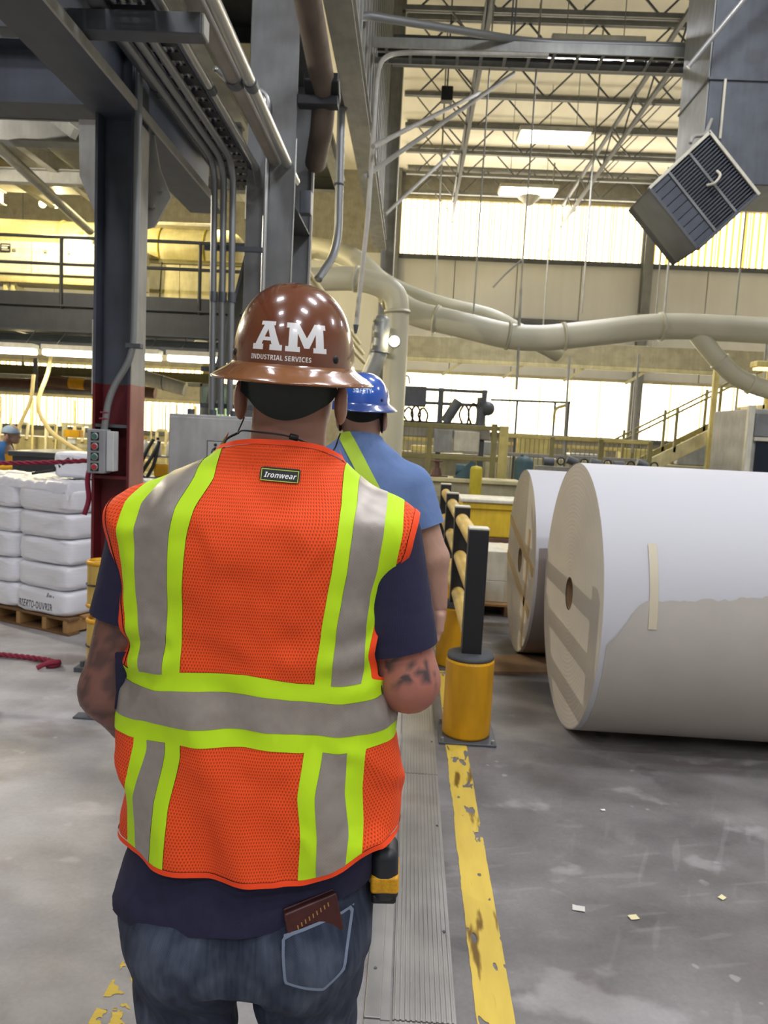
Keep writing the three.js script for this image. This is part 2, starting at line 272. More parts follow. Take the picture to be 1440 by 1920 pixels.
for (const [x, z, a, w, c, lab] of [[0.89, -2.56, 0.3, 0.035, 0xd9d2a4, 'small pale yellow paper scrap on the dark floor'], [0.7, -2.59, -0.2, 0.045, 0xcfcbc4, 'small white paper scrap on the dark floor'], [1.27, -2.72, 0.7, 0.03, 0xe0d8a8, 'pale yellow paper scrap at the right edge of the photo'], [-0.86, -2.75, 0.5, 0.04, 0xe6e4e0, 'white paper scrap on the floor left of the orange vest'], [0.98, -3.35, 0.1, 0.02, 0xf0efec, 'tiny white paper fleck on the dark floor in front of the big roll']]) {
  const g = new THREE.PlaneGeometry(w, w * 0.7, 3, 2); const p = g.attributes.position; for (let i = 0; i < p.count; i++) p.setZ(i, 0.003 + 0.003 * rnd()); g.computeVertexNormals(); g.rotateX(-Math.PI / 2); g.rotateY(a); g.translate(x, 0.001, z);
  solo('paper_scrap', lab, 'paper', g, S({ color: c, roughness: 0.8 }), 'paper scraps on the floor');
}
solo('floor_bracket', 'small grey anchor bracket on the floor left of the man in the orange vest', 'bracket', J(box(-1.83, -1.6, 0, 0.012, -4.1, -4.02, 0.003), box(-1.745, -1.725, 0.012, 0.05, -4.09, -4.03, 0.003), cyl(0.012, 0.012, 0.02, -1.64, 0.01, -4.06, 8)), M.galvDark);

// ---------------------------------------------------------------- left structure: column, beams, conduits
{
  const x = -1.98, z = -5.0, t = thing('steel_column', 'grey steel column with a dark red lower end and push button box', 'column', [x, 0, z]);
  const sec = (a, b) => ibeam([x, a, z], [x, b, z], 0.25, 0.25, 0.018, 0.014, V(1, 0, 0));
  part(t, 'shaft', sec(1.93, 4.2), M.steelBlue); part(t, 'red_shaft', sec(0.03, 1.93), M.red);
  part(t, 'lit_flange_face', box(x + 0.125, x + 0.131, 1.93, 3.6, z - 0.125, z + 0.125), M.steelLight);  // paler sheet: light on the right flange face put into its colour
  part(t, 'lit_primer_face', box(x + 0.125, x + 0.131, 0.03, 1.93, z - 0.125, z + 0.125), M.pinkPrimer);  // pink primer, also paler for the light painted on this face
  part(t, 'base_plate', box(x - 0.2, x + 0.2, 0, 0.03, z - 0.2, z + 0.2), M.steelDark);
  for (const [a, b] of [[-0.16, -0.16], [0.16, -0.16], [-0.16, 0.16], [0.16, 0.16]]) part(t, 'bolt', cyl(0.014, 0.014, 0.035, x + a, 0.03, z + b, 6), M.galvDark);
  for (const y of [1.655, 1.315]) part(t, 'stiffener', box(x - 0.11, x + 0.122, y - 0.01, y + 0.01, z - 0.12, z + 0.12), y > 1.5 ? M.steelDark : M.red);
  const gp = (pts) => { const g = plate(pts, 0.02); g.translate(0, 0, z - 0.22); return g; };
  part(t, 'gusset', gp([[-2.36, 3.7], [-2.1, 3.7], [-2.1, 2.95], [-2.22, 3.04], [-2.35, 3.33]]), M.steelLight);
  part(t, 'gusset', gp([[-1.86, 3.7], [-1.8, 3.4], [-1.72, 3.22], [-1.83, 3.02], [-1.9, 3.0]]), M.steelLight);
  for (const [a, b] of [[-1.79, 3.26], [-1.84, 3.15]]) part(t, 'bolt', rod([a, b, z - 0.2], [a, b, z - 0.17], 0.018, 6), M.galv);
  part(t, 'conduit', tube([[-1.815, 3.9, -4.84], [-1.815, 3.5, -4.84], [-1.825, 2.12, -4.84], [-1.98, 1.86, -4.84], [-2.01, 1.62, -4.84]], 0.022, 0.12), M.conduit);
  part(t, 'conduit_strap', box(-1.87, -1.77, 2.16, 2.19, -4.87, -4.815, 0.004), M.galvDark);
  part(t, 'red_tape', J(torus(0.026, 0.006, [-2.01, 1.7, -4.84], 'y', 14, 6), torus(0.026, 0.006, [-2.005, 1.74, -4.84], 'y', 14, 6)), M.ropeRed);
  part(t, 'label_strip', box(-2.185, -2.145, 1.86, 2.36, -5.06, -5.04, 0.004), M.whiteMetal);
  const b = thing('push_button_box', 'grey push button box with four buttons on the red part of the column', 'control box', [-2.02, 1.34, -4.83]);
  part(b, 'case', box(-2.09, -1.975, 1.345, 1.63, -4.874, -4.76, 0.008), M.boxGrey); part(b, 'side_cover', box(-1.975, -1.925, 1.36, 1.62, -4.874, -4.79, 0.006), M.cabinet);
  for (let i = 0; i < 4; i++) {
    const y = 1.585 - i * 0.066; part(b, 'button_plate', box(-2.062, -2.008, y - 0.026, y + 0.026, -4.76, -4.756, 0.002), M.black);
    const bt = part(b, 'button', rod([-2.035, y, -4.757], [-2.035, y, -4.74], 0.016, 14), i % 2 ? S({ color: 0xa82f36, roughness: 0.4 }) : S({ color: 0x3c6b5c, roughness: 0.4 })); part(b, 'bezel', torus(0.019, 0.004, [-2.035, y, -4.752], 'z', 16, 6), M.conduitBright, bt);
  }
}
{ // yellow round guards at the foot of that column
  for (const [y0, y1, lab] of [[0.03, 0.42, 'lower yellow round guard wrapped on the red column foot'], [0.46, 0.8, 'upper yellow round guard wrapped on the red column foot']]) {
    const t = thing('column_guard', lab, 'guard', [-1.99, y0, -4.74], 'yellow guards on the red column');
    part(t, 'pad', J(cyl(0.095, 0.095, y1 - y0 - 0.06, -1.965, y0 + 0.03, -4.74, 28)), M.yellowPale);
    for (const y of [y0 + 0.03, y1 - 0.03]) part(t, 'rim', torus(0.088, 0.016, [-1.965, y, -4.74], 'y', 28, 8), M.yellow);
    part(t, 'strap', torus(0.098, 0.006, [-1.965, (y0 + y1) / 2, -4.74], 'y', 28, 6), M.black);
  }
}
{ // edge beam along the aisle and the cross beam at the column
  const t = thing('edge_beam', 'dark grey beam running overhead along the aisle from the red-footed column', 'beam', [-1.98, 3.62, -3.5]);
  part(t, 'beam', ibeam([-1.98, 3.87, -7.0], [-1.98, 3.87, 1.5], 0.3, 0.5, 0.025, 0.016), M.steelBlue);
  part(t, 'lit_flange_strip', box(-1.83, -1.815, 3.62, 3.68, -7.0, 0.5), M.steelLight);  // pale strip paints the light caught along the flange edge
  const c = thing('cross_beam', 'dark blue-grey cross beam meeting the red-footed column from the left', 'beam', [-6, 3.75, -5.2]);
  part(c, 'beam', ibeam([-11, 3.97, -5.25], [-2.12, 3.97, -5.25], 0.28, 0.42, 0.022, 0.015), M.steelBlue);
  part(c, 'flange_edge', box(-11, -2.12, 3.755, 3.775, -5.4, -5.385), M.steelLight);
  const c2 = thing('cross_beam', 'second dark cross beam carrying the upper platform, behind the red-footed column', 'beam', [-6, 4.7, -9.2]);
  part(c2, 'beam', ibeam([-14, 5.1, -9.2], [-2.2, 5.1, -9.2], 0.22, 0.3, 0.022, 0.015), M.steel);
  const s = thing('support_strut', 'dark square strut hung across the conduits at the top left', 'strut', [-1.7, 3.68, -4.1]);
  part(s, 'strut', bar([-2.3, 3.75, -4.1], [-1.2, 3.75, -4.1], 0.11, 0.11, 0.008), M.steelDark); part(s, 'end_cap', box(-1.2, -1.185, 3.7, 3.8, -4.15, -4.05, 0.004), M.steelLight);
}
{ // conduit bundle and cable tray over the aisle edge
  const runs = [[-1.76, 3.86, 0.05, M.conduit, 'thick grey conduit, leftmost of the overhead bundle'], [-1.42, 3.86, 0.026, M.conduitBright, 'thin bright conduit over the perforated tray'], [-1.27, 3.93, 0.055, M.dullPipe, 'pale pipe at the right side of the overhead bundle'], [-1.16, 3.9, 0.04, M.conduitBright, 'bright pipe, rightmost of the overhead bundle']];
  for (const [x, y, r, m, lab] of runs) { const t = thing('overhead_conduit', lab, 'conduit', [x, y, -3], 'conduits overhead along the aisle'); part(t, 'run', rod([x, y, 1], [x, y, -6.9], r, 14), m); for (const z of [-3.2, -5.0]) part(t, 'coupling', rod([x, y, z], [x, y, z - 0.09], r * 1.18, 14), M.galvDark); }
  const t = thing('cable_tray', 'black perforated cable tray overhead between the conduits', 'cable tray', [-1.58, 3.84, -3]);
  for (const x of [-1.69, -1.47]) part(t, 'side_rail', box(x - 0.006, x + 0.006, 3.84, 3.92, -7, 0.5), M.darkTray);
  for (let z = -6.9; z < 0.4; z += 0.16) part(t, 'rung', box(-1.69, -1.47, 3.845, 3.856, z, z + 0.1), M.darkTray);
  for (const x of [-1.65, -1.6, -1.54, -1.5]) part(t, 'cable', rod([x, 3.87, 0.5], [x, 3.87, -7], 0.013, 8), x < -1.57 ? M.cable : M.conduit);
  [-1.70, -1.625, -1.55].forEach((x, i) => {
    const c = thing('drop_conduit', ['left', 'middle', 'right'][i] + ' of the three vertical conduits dropping to the grey cabinet', 'conduit', [x, 1.8, -6.2], 'vertical drop conduits');
    part(c, 'run', tube([[x - 0.02, 3.8 + i * 0.01, -4.2], [x, 3.8, -6.2], [x + 0.03, 1.79, -6.2]], 0.027, 0.22), M.conduit);
    part(c, 'coupling', rod([x + 0.02, 2.78, -6.2], [x + 0.02, 2.7, -6.2], 0.034, 12), M.galvDark);
  });
  const s = thing('conduit_support', 'short strut channels holding the three vertical conduits', 'strut', [-1.6, 2.18, -6.24]);
  for (const y of [3.14, 2.16, 1.86]) part(s, 'channel', box(-1.78, -1.3, y - 0.02, y + 0.02, -6.27, -6.23, 0.004), M.galvDark);
}
{ // big grey column by the cabinet
  const t = thing('built_up_column', 'large grey built-up column above the brown hard hat', 'column', [-1.3, 0, -7.0]);
  part(t, 'front_flange', box(-1.5, -1.1, 0, ROOF, -6.5, -6.47, 0.004), M.steel); part(t, 'rear_flange', box(-1.5, -1.1, 0, ROOF, -7.6, -7.57, 0.004), M.steel); part(t, 'web', box(-1.31, -1.29, 0, ROOF, -7.57, -6.5), M.steelDark);
  part(t, 'corner_angle', box(-1.115, -1.095, 0, ROOF, -7.62, -7.55), M.steelLight);
  for (const y of [2.2, 3.6, 5.0, 6.4]) part(t, 'stiffener', box(-1.49, -1.11, y, y + 0.015, -7.57, -6.5), M.steelDark);
  part(t, 'base_plate', box(-1.6, -1.0, 0, 0.035, -7.7, -6.38), M.steelDark);
  part(t, 'conduit', tube([[-1.66, 4.42, -6.0], [-1.62, 4.47, -6.4], [-1.33, 4.47, -6.44], [-1.325, 1.6, -6.44]], 0.021, 0.2), M.conduitBright);
  part(t, 'junction_box', box(-1.1, -1.0, 3.6, 3.8, -6.9, -6.8, 0.008), M.galvDark);
  part(t, 'earth_wire', tube([[-1.09, 4.1, -6.46], [-1.093, 3.4, -6.46], [-1.1, 2.4, -6.46]], 0.006, 0.1, 6), M.conduitBright);
  const b = thing('diagonal_brace', 'grey diagonal brace plate slanting behind the three vertical conduits', 'brace', [-1.75, 0.6, -6.75]);
  part(b, 'plate', bar([-1.42, 3.6, -6.75], [-2.02, 1.1, -6.75], 0.03, 0.26, 0.004, V(0, 0, 1)), M.steel); part(b, 'foot', box(-2.25, -1.85, 0, 1.2, -6.82, -6.68, 0.01), M.steel);
  const p = thing('brown_pipe', 'rusty brown pipe with an elbow high on the big grey column', 'pipe', [-0.92, 4.0, -6.3]);
  part(p, 'run', tube([[-0.93, 5.0, -4.4], [-0.885, 4.52, -6.55], [-0.92, 4.3, -6.74], [-1.06, 4.24, -7.4]], 0.1, 0.12, 18), M.brownPipe);
  part(p, 'collar', J(bar([-0.89, 4.56, -6.36], [-0.895, 4.46, -6.58], 0.29, 0.1, 0.02)), M.black); part(p, 'bracket', bar([-1.1, 4.42, -6.52], [-0.76, 4.42, -6.52], 0.12, 0.08, 0.01), M.darkTray);
}
{ // grey cabinet with a pedestrian sign
  const t = thing('electrical_cabinet', 'pale grey electrical cabinet with a walking figure sign, left of the neck', 'cabinet', [-1.62, 0, -6.05]);
  part(t, 'body', box(-1.93, -1.25, 0.12, 1.775, -6.18, -5.9, 0.012), M.cabinet); part(t, 'door', box(-1.915, -1.265, 0.15, 1.75, -5.9, -5.882, 0.006), M.cabinet);
  part(t, 'plinth', box(-1.9, -1.28, 0, 0.12, -6.16, -5.94), M.steelDark);
  for (const x of [-1.8, -1.62, -1.45]) part(t, 'hub', cyl(0.03, 0.03, 0.05, x, 1.77, -6.05, 12), M.galvDark);
  const sg = canvasTex(256, 320, (c, w, h) => {
    c.fillStyle = '#c9cbcb'; c.fillRect(0, 0, w, h); c.strokeStyle = '#33373a'; c.lineWidth = 12; c.strokeRect(14, 14, w - 28, h - 28); c.fillStyle = '#24282b'; c.beginPath(); c.arc(134, 70, 24, 0, 7); c.fill();
    c.lineCap = 'round'; c.strokeStyle = '#24282b'; c.lineWidth = 38; c.beginPath(); c.moveTo(132, 118); c.lineTo(126, 180); c.stroke(); c.lineWidth = 20;
    for (const l of [[[126, 180], [104, 226], [70, 270]], [[128, 180], [150, 222], [166, 274]], [[124, 112], [92, 146], [80, 182]], [[140, 112], [172, 142], [182, 172]]]) { c.beginPath(); c.moveTo(...l[0]); c.lineTo(...l[1]); c.lineTo(...l[2]); c.stroke(); }
  });
  const g = new THREE.PlaneGeometry(0.14, 0.175); g.translate(-1.55, 1.492, -5.879); part(t, 'sign', g, S({ map: sg, roughness: 0.5 }), t, true);
  part(t, 'handle', J(box(-1.31, -1.29, 0.95, 1.1, -5.88, -5.86, 0.004), cyl(0.015, 0.015, 0.02, -1.3, 1.1, -5.87, 8)), M.black);
}
// ---------------------------------------------------------------- guard rail, rolls
for (let i = 0; i < 4; i++) {
  const z = -4.15 - i * 1.32, x = 0.4, lab = ['nearest guard rail post, black on a full yellow base', 'second guard rail post, right behind the nearest one', 'third guard rail post, beside the hanging hand', 'farthest guard rail post of the aisle'][i];
  const t = thing('guard_post', lab, 'guard post', [x, 0, z], 'guard rail posts');
  const prof = [[0.0, 0.012], [0.134, 0.012], [0.137, 0.03], [0.137, 0.44], [0.132, 0.456], [0, 0.456]].map((p) => new THREE.Vector2(...p));
  part(t, 'base', new THREE.LatheGeometry(prof, 36).translate(x, 0, z), M.yellow);
  const cap = [[0.06, 0.456], [0.13, 0.456], [0.133, 0.466], [0.128, 0.482], [0.07, 0.492], [0.0, 0.492]].map((p) => new THREE.Vector2(...p));
  part(t, 'collar', new THREE.LatheGeometry(cap, 36).translate(x, 0, z), M.rubber);
  part(t, 'floor_plate', box(x - 0.16, x + 0.16, 0, 0.014, z - 0.16, z + 0.16, 0.004), M.galvDark);
  for (const [a, b] of [[-1, -1], [1, -1], [-1, 1], [1, 1]]) part(t, 'anchor_bolt', cyl(0.01, 0.01, 0.02, x + a * 0.14, 0.013, z + b * 0.14, 6), M.galv);
  part(t, 'post', box(x - 0.055, x + 0.055, 0.485, 1.19, z - 0.055, z + 0.055, 0.006), M.black); part(t, 'post_cap', box(x - 0.057, x + 0.057, 1.19, 1.202, z - 0.057, z + 0.057, 0.004), M.whiteMetal);
}
for (let i = 0; i < 3; i++) for (const [y, w] of [[1.1, 'upper'], [0.83, 'middle'], [0.56, 'lower']]) {
  const za = -4.205 - i * 1.32, zb = za - 1.21; solo('guard_rail', `${w} yellow tube rail ${['between the nearest two guard posts', 'between the second and third guard posts', 'between the third and farthest guard posts'][i]}`, 'guard rail', rod([0.4, y, za], [0.4, y, zb], 0.048, 18), M.yellowPale, 'yellow guard rails');
}
const rollEnd = dataTex(512, 512, (u, v) => { const x = u - 0.5, y = v - 0.5, r = Math.hypot(x, y); const k = 0.02 * Math.sin(r * 420) + 0.03 * fbm(r * 60, 1, 3, 3) + 0.035 * fbm(u * 5, v * 5, 8, 3); return [0.79 + k, 0.765 + k, 0.715 + k]; }, true, THREE.ClampToEdgeWrapping);
const M_end = S({ map: rollEnd, roughness: 0.85 }), wrapTex = dataTex(256, 256, (u, v) => { const k = 0.03 * fbm(u * 8, v * 8, 2, 4); return [0.715 + k, 0.69 + k, 0.655 + k]; }); wrapTex.repeat.set(0.5, 0.5);
function roll(label, xa, xb, y, z, r, extra) {
  const t = thing('paper_roll', label, 'paper roll', [(xa + xb) / 2, 0, z], 'large paper rolls');
  const body = new THREE.CylinderGeometry(r, r, xb - xa, 120, 1, true); body.rotateZ(Math.PI / 2); body.translate((xa + xb) / 2, y, z); part(t, 'wound_paper', body, M.paper);
  const hole = 0.1;
  for (const [x, s] of [[xa, -1], [xb, 1]]) {
    const pr = [[hole, 0], [r * 0.5, 0.004], [r - 0.012, 0.003], [r, -0.008]].map((p) => new THREE.Vector2(...p)), g = new THREE.LatheGeometry(pr, 96);
    const p = g.attributes.position, uv = g.attributes.uv; for (let i = 0; i < p.count; i++) uv.setXY(i, 0.5 + p.getX(i) / (2.1 * r), 0.5 + p.getZ(i) / (2.1 * r));
    g.rotateZ(s > 0 ? -Math.PI / 2 : Math.PI / 2); g.translate(x, y, z); part(t, 'end_face', g, M_end, t, true);
  }
  const core = new THREE.CylinderGeometry(hole, hole, xb - xa - 0.01, 40, 1, true); core.rotateZ(Math.PI / 2); core.translate((xa + xb) / 2, y, z); part(t, 'core_tube', core, M.card);
  part(t, 'core_plug', rod([xa + 0.12, y, z], [xa + 0.16, y, z], hole, 30), M.cable);
  extra(t, xa, xb, y, z, r); return t;
}
function shell(xa, xb, y, z, r, a0, a1, edge, nx = 60, na = 60) {     // curved sheet on a roll; edge(x) pushes its start angle
  const pos = [], uv = [], idx = [];
  for (let i = 0; i <= nx; i++) for (let j = 0; j <= na; j++) { const x = mix(xa, xb, i / nx), s = a0 + edge(x), a = mix(s, a1, j / na), q = r + 0.0015 + 0.004 * Math.exp(-Math.abs(a - s) * 14); pos.push(x, y + Math.sin(a) * q, z + Math.cos(a) * q); uv.push(x, a * r); }
  for (let i = 0; i < nx; i++) for (let j = 0; j < na; j++) { const a = i * (na + 1) + j; idx.push(a, a + na + 1, a + 1, a + 1, a + na + 1, a + na + 2); }
  const g = new THREE.BufferGeometry(); g.setAttribute('position', new THREE.Float32BufferAttribute(pos, 3)); g.setAttribute('uv', new THREE.Float32BufferAttribute(uv, 2)); g.setIndex(idx); g.computeVertexNormals(); return g;
}
const M_wrap = S({ map: wrapTex, roughness: 0.85 }), M_tape = S({ color: 0xc9bfa6, roughness: 0.35 }), M_tapeB = S({ color: 0xb59d74, roughness: 0.5 });
roll('nearest big white paper roll with a torn outer sheet, right of the guard post', 1.0, 3.6, 0.79, -4.48, 0.79, (t, xa, xb, y, z, r) => {
  const e = (x) => -0.3 * (1 - sstep(1.0, 1.22, x)) + 0.12 * sstep(1.1, 2.4, x) + 0.035 * fbm(x * 9, 2, 1, 4) + 0.03 * fbm(x * 26, 3, 1, 3);
  const g = shell(xa + 0.03, xb - 0.02, y, z, r, 0.175, -2.6, e, 140, 60); part(t, 'outer_sheet', g, M_wrap, t, true);
  part(t, 'tape_strip', shell(1.225, 1.268, y, z, r + 0.004, 0.55, 0.0, () => 0, 2, 24), M_tape, t, true);
});
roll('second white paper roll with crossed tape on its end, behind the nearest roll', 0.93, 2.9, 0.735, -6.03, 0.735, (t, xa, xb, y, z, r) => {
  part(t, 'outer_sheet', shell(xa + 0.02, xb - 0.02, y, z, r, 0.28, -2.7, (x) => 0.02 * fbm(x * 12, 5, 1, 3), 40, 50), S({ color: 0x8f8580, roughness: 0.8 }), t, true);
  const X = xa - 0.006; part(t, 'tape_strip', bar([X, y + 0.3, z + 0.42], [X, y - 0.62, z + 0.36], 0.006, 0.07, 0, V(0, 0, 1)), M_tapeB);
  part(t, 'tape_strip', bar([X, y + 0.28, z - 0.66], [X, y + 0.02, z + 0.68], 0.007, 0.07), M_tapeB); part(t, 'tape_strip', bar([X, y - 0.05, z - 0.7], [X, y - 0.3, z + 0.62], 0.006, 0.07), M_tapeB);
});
{ const s = new THREE.Shape([[0.62, 5.3], [1.0, 5.36], [1.28, 5.42], [1.3, 5.75], [0.95, 5.8], [0.7, 5.7]].map((p) => new THREE.Vector2(p[0], p[1]))); const g = new THREE.ExtrudeGeometry(s, { depth: 0.02, bevelEnabled: false }); g.rotateX(-Math.PI / 2);
  solo('cardboard_sheet', 'flat torn brown cardboard on the floor between the guard rail and the rolls', 'cardboard', g, M.card); }
{ // yellow bin and white boxes behind the rail
  const t = thing('yellow_bin', 'yellow lidded bin behind the guard rail', 'bin', [1.0, 0.5, -9.2]);
  part(t, 'tub', box(0.68, 1.5, 0.52, 0.93, -9.6, -9.0, 0.03), M.binYellow); part(t, 'rim', box(0.65, 1.53, 0.86, 0.94, -9.63, -8.97, 0.02), M.binYellow); part(t, 'lid', box(0.62, 1.56, 0.94, 0.985, -9.66, -8.94, 0.015), M.whiteMetal);
  const s = thing('bin_stand', 'brown stand carrying the yellow lidded bin', 'stand', [1.0, 0, -9.3]); part(s, 'shelf', box(0.7, 1.5, 0.36, 0.52, -9.6, -9.0, 0.01), M.brown); for (const [x, z] of [[0.74, -9.04], [1.46, -9.04], [0.74, -9.56], [1.46, -9.56]]) part(s, 'leg', box(x - 0.03, x + 0.03, 0, 0.36, z - 0.03, z + 0.03), M.brown);
  const p = thing('pallet', 'small wooden pallet under the white cartons behind the guard rail', 'pallet', [1.0, 0, -7.6]);
  for (let i = 0; i < 5; i++) part(p, 'deck_board', box(0.66, 1.34, 0.1, 0.122, -8.0 + i * 0.19, -7.86 + i * 0.19, 0.003), M.wood); for (const x of [0.68, 0.98, 1.28]) part(p, 'stringer', box(x, x + 0.045, 0, 0.1, -8, -7.1), M.woodDark);
  for (const [x0, x1, y0, y1, lab] of [[0.7, 1.3, 0.124, 0.33, 'lower white carton on the small pallet behind the guard rail'], [0.72, 1.28, 0.332, 0.62, 'upper white carton on the small pallet behind the guard rail']]) { const c = thing('carton', lab, 'carton', [1, y0, -7.5], 'white cartons behind the rail'); part(c, 'box', box(x0, x1, y0, y1, -7.85, -7.2, 0.006), M.whiteMetal); part(c, 'tape', box((x0 + x1) / 2 - 0.025, (x0 + x1) / 2 + 0.025, y0 + 0.02, y1 + 0.001, -7.851, -7.199), M_tape); }
  const b = thing('yellow_bollard', 'yellow round bollard standing behind the yellow bin', 'bollard', [0.92, 0, -10.4]); part(b, 'post', new THREE.LatheGeometry([[0, 0], [0.085, 0], [0.085, 1.28], [0.07, 1.32], [0, 1.335]].map((q) => new THREE.Vector2(...q)), 24).translate(0.92, 0, -10.4), M.yellowGreen); part(b, 'floor_ring', torus(0.1, 0.012, [0.92, 0.012, -10.4], 'y'), M.steelDark);
}
// ---------------------------------------------------------------- pallet of white sacks
{
  const TH = -0.42, base = V(-2.93, 0, -6.3), t = thing('pallet', 'wooden pallet under the stack of white sacks', 'pallet', base.toArray()); t.rotation.y = TH;
  const at = (g) => g.translate(base.x, base.y, base.z);
  for (let i = 0; i < 7; i++) part(t, 'deck_board', at(box(-0.6, 0.6, 0.115, 0.135, -0.5 + i * 0.148, -0.39 + i * 0.148, 0.003)), i % 2 ? M.wood : M.woodDark);
  for (const x of [-0.58, -0.3, 0.0, 0.3, 0.535]) part(t, 'stringer', at(box(x, x + 0.045, 0.02, 0.115, -0.5, 0.5, 0.003)), M.wood);
  for (const z of [-0.5, -0.05, 0.39]) part(t, 'bottom_board', at(box(-0.6, 0.6, 0, 0.02, z, z + 0.11, 0.003)), M.woodDark);
  const sackMap = dataTex(256, 256, (u, v) => { const k = 0.05 * fbm(u * 6, v * 20, 4, 4); return [0.9 + k, 0.905 + k, 0.925 + k]; });
  const M_sack = P({ map: sackMap, roughness: 0.5, clearcoat: 0.3, clearcoatRoughness: 0.35 });
  const print = canvasTex(1024, 320, (c, w, h) => { c.fillStyle = '#e8e9ee'; c.fillRect(0, 0, w, h); c.fillStyle = '#1d1f22'; c.font = 'bold 118px sans-serif'; c.fillText('ABIERTO-OUVRIR', 60, 250, 700); c.fillStyle = '#7d8084'; c.fillRect(660, 40, 30, 50); c.fillRect(700, 60, 60, 26); c.fillRect(780, 66, 24, 20); });
  const M_print = P({ map: print, roughness: 0.5, clearcoat: 0.3, clearcoatRoughness: 0.35 });
  function sack(w, h, d, sd) {                            // sagging filled sack, flat where it rests
    const g = new THREE.SphereGeometry(1, 40, 24), p = g.attributes.position, uv = g.attributes.uv, sg = (v, e) => Math.sign(v) * Math.pow(Math.abs(v), e);
    for (let i = 0; i < p.count; i++) {
      let x = sg(p.getX(i), 0.3), y = sg(p.getY(i), 0.36), z = sg(p.getZ(i), 0.3); const f = 1 + 0.06 * fbm(x * 1.6 + sd, y * 1.2, z * 1.6, 3), wr = 0.15 * fbm(x * 3.2, y * 5 + sd, z * 3.2, 4);
      p.setXYZ(i, x * w * 0.5 * f, y * h * 0.525 * (1 + 0.5 * wr), z * d * 0.5 * f * (1 + wr * 0.6)); uv.setXY(i, 0.5 + x * 0.5, 0.5 + y * 0.5);
    }
    g.computeVertexNormals(); return g;
  }
  const lay = ['bottom', 'second', 'third', 'fourth', 'top'], hs = 0.205;
  for (let k = 0; k < 5; k++) for (let c = 0; c < 2; c++) for (let r = 0; r < 2; r++) {
    const w = 0.6, s = new THREE.Mesh(sack(w, hs, 0.52, k * 3.1 + c * 7.7 + r * 1.3), k === 0 && c === 1 && r === 1 ? M_print : M_sack); s.name = numbered('filled_sack');
    const lx = (c ? 0.29 : -0.3) + rr(-0.012, 0.012), lz = (r ? 0.25 : -0.25) + rr(-0.012, 0.012), ly = 0.135 + hs * (k + 0.5);
    s.position.set(base.x + lx * Math.cos(TH) + lz * Math.sin(TH), ly, base.z - lx * Math.sin(TH) + lz * Math.cos(TH)); s.rotation.y = TH + rr(-0.03, 0.03);
    s.userData = { label: k === 0 && c === 1 && r === 1 ? 'white sack with black printed words at the bottom of the pallet stack' : `white sack in the ${lay[k]} layer of the pallet stack, ${r ? 'front' : 'rear'} ${c ? 'right' : 'left'}`, category: 'sack', group: 'white sacks on the pallet' }; scene.add(s);
  }
  const cov = new THREE.PlaneGeometry(1.24, 1.08, 90, 80); { const p = cov.attributes.position, L = []; for (let i = 0; i < p.count; i++) { const x = p.getX(i), z = -p.getY(i), ex = Math.max(0, Math.abs(x) - 0.57), ez = Math.max(0, Math.abs(z) - 0.49), r = 1 - Math.abs(fbm(x * 6, z * 6, 3, 4)) * 4, h = 0.022 + 0.05 * Math.max(0, fbm(x * 2.4 + 3, z * 2.4, 8, 3) + 0.1) + 0.02 * Math.max(0, r) - 1.4 * (ex + ez); const wx = x - Math.sign(x) * ex * 0.55, wz = z - Math.sign(z) * ez * 0.55; L.push(base.x + wx * Math.cos(TH) + wz * Math.sin(TH), 0.135 + hs * 5 + h, base.z - wx * Math.sin(TH) + wz * Math.cos(TH)); } for (let i = 0; i < p.count; i++) p.setXYZ(i, L[i * 3], L[i * 3 + 1], L[i * 3 + 2]); cov.computeVertexNormals(); }
  solo('plastic_cover', 'crumpled white plastic sheet draped over the top of the sack stack', 'plastic sheet', cov, P({ color: 0xe3e4ea, roughness: 0.35, clearcoat: 0.4, transmission: 0.3 }), undefined, true);
  const lump = sack(0.34, 0.2, 0.3, 40); solo('plastic_bag', 'crumpled white plastic bag lying on top of the sack stack', 'bag', lump.translate(-2.7, 1.32, -6.05), M_sack, undefined, true);
  const st = thing('black_strap', 'loose black strap lying over the top of the white sacks', 'strap', [-2.75, 1.16, -6.0]);
  part(st, 'band', J(bar([-3.05, 1.235, -5.95], [-2.86, 1.27, -5.96], 0.06, 0.02, 0.003), bar([-2.86, 1.27, -5.96], [-2.72, 1.37, -5.93], 0.09, 0.03, 0.003), bar([-2.72, 1.37, -5.93], [-2.6, 1.4, -6.0], 0.07, 0.02, 0.003)), M.cable);
  const fl = thing('grey_bin', 'large dark grey container standing behind the white sacks', 'bin', [-3.85, 0, -8.4]); part(fl, 'body', box(-4.34, -3.3, 0.1, 1.28, -8.9, -8.0, 0.02), M.steelBlue); part(fl, 'rim', box(-4.37, -3.27, 1.26, 1.32, -8.93, -7.97, 0.012), M.galvDark); for (const [x, z] of [[-4.25, -8.1], [-3.4, -8.1], [-4.25, -8.8], [-3.4, -8.8]]) part(fl, 'foot', box(x - 0.05, x + 0.05, 0, 0.1, z - 0.05, z + 0.05), M.black);
}
function rope(label, pts, r) {
  const path = new THREE.CatmullRomCurve3(pts.map(vv)).getSpacedPoints(160), t = thing('rope', label, 'rope', [pts[0][0], Math.min(...pts.map((p) => p[1])) - r * 2, pts[0][2]], 'red barrier ropes');
  for (let s = 0; s < 3; s++) part(t, 'strand', sweep(path.map((p, i) => p.clone().add(V(0, Math.cos(i * 0.55 + s * 2.094) * r, Math.sin(i * 0.55 + s * 2.094) * r))), r * 0.95, 6), s === 2 ? S({ color: 0x7a2236, roughness: 0.9 }) : M.ropeRed);
}
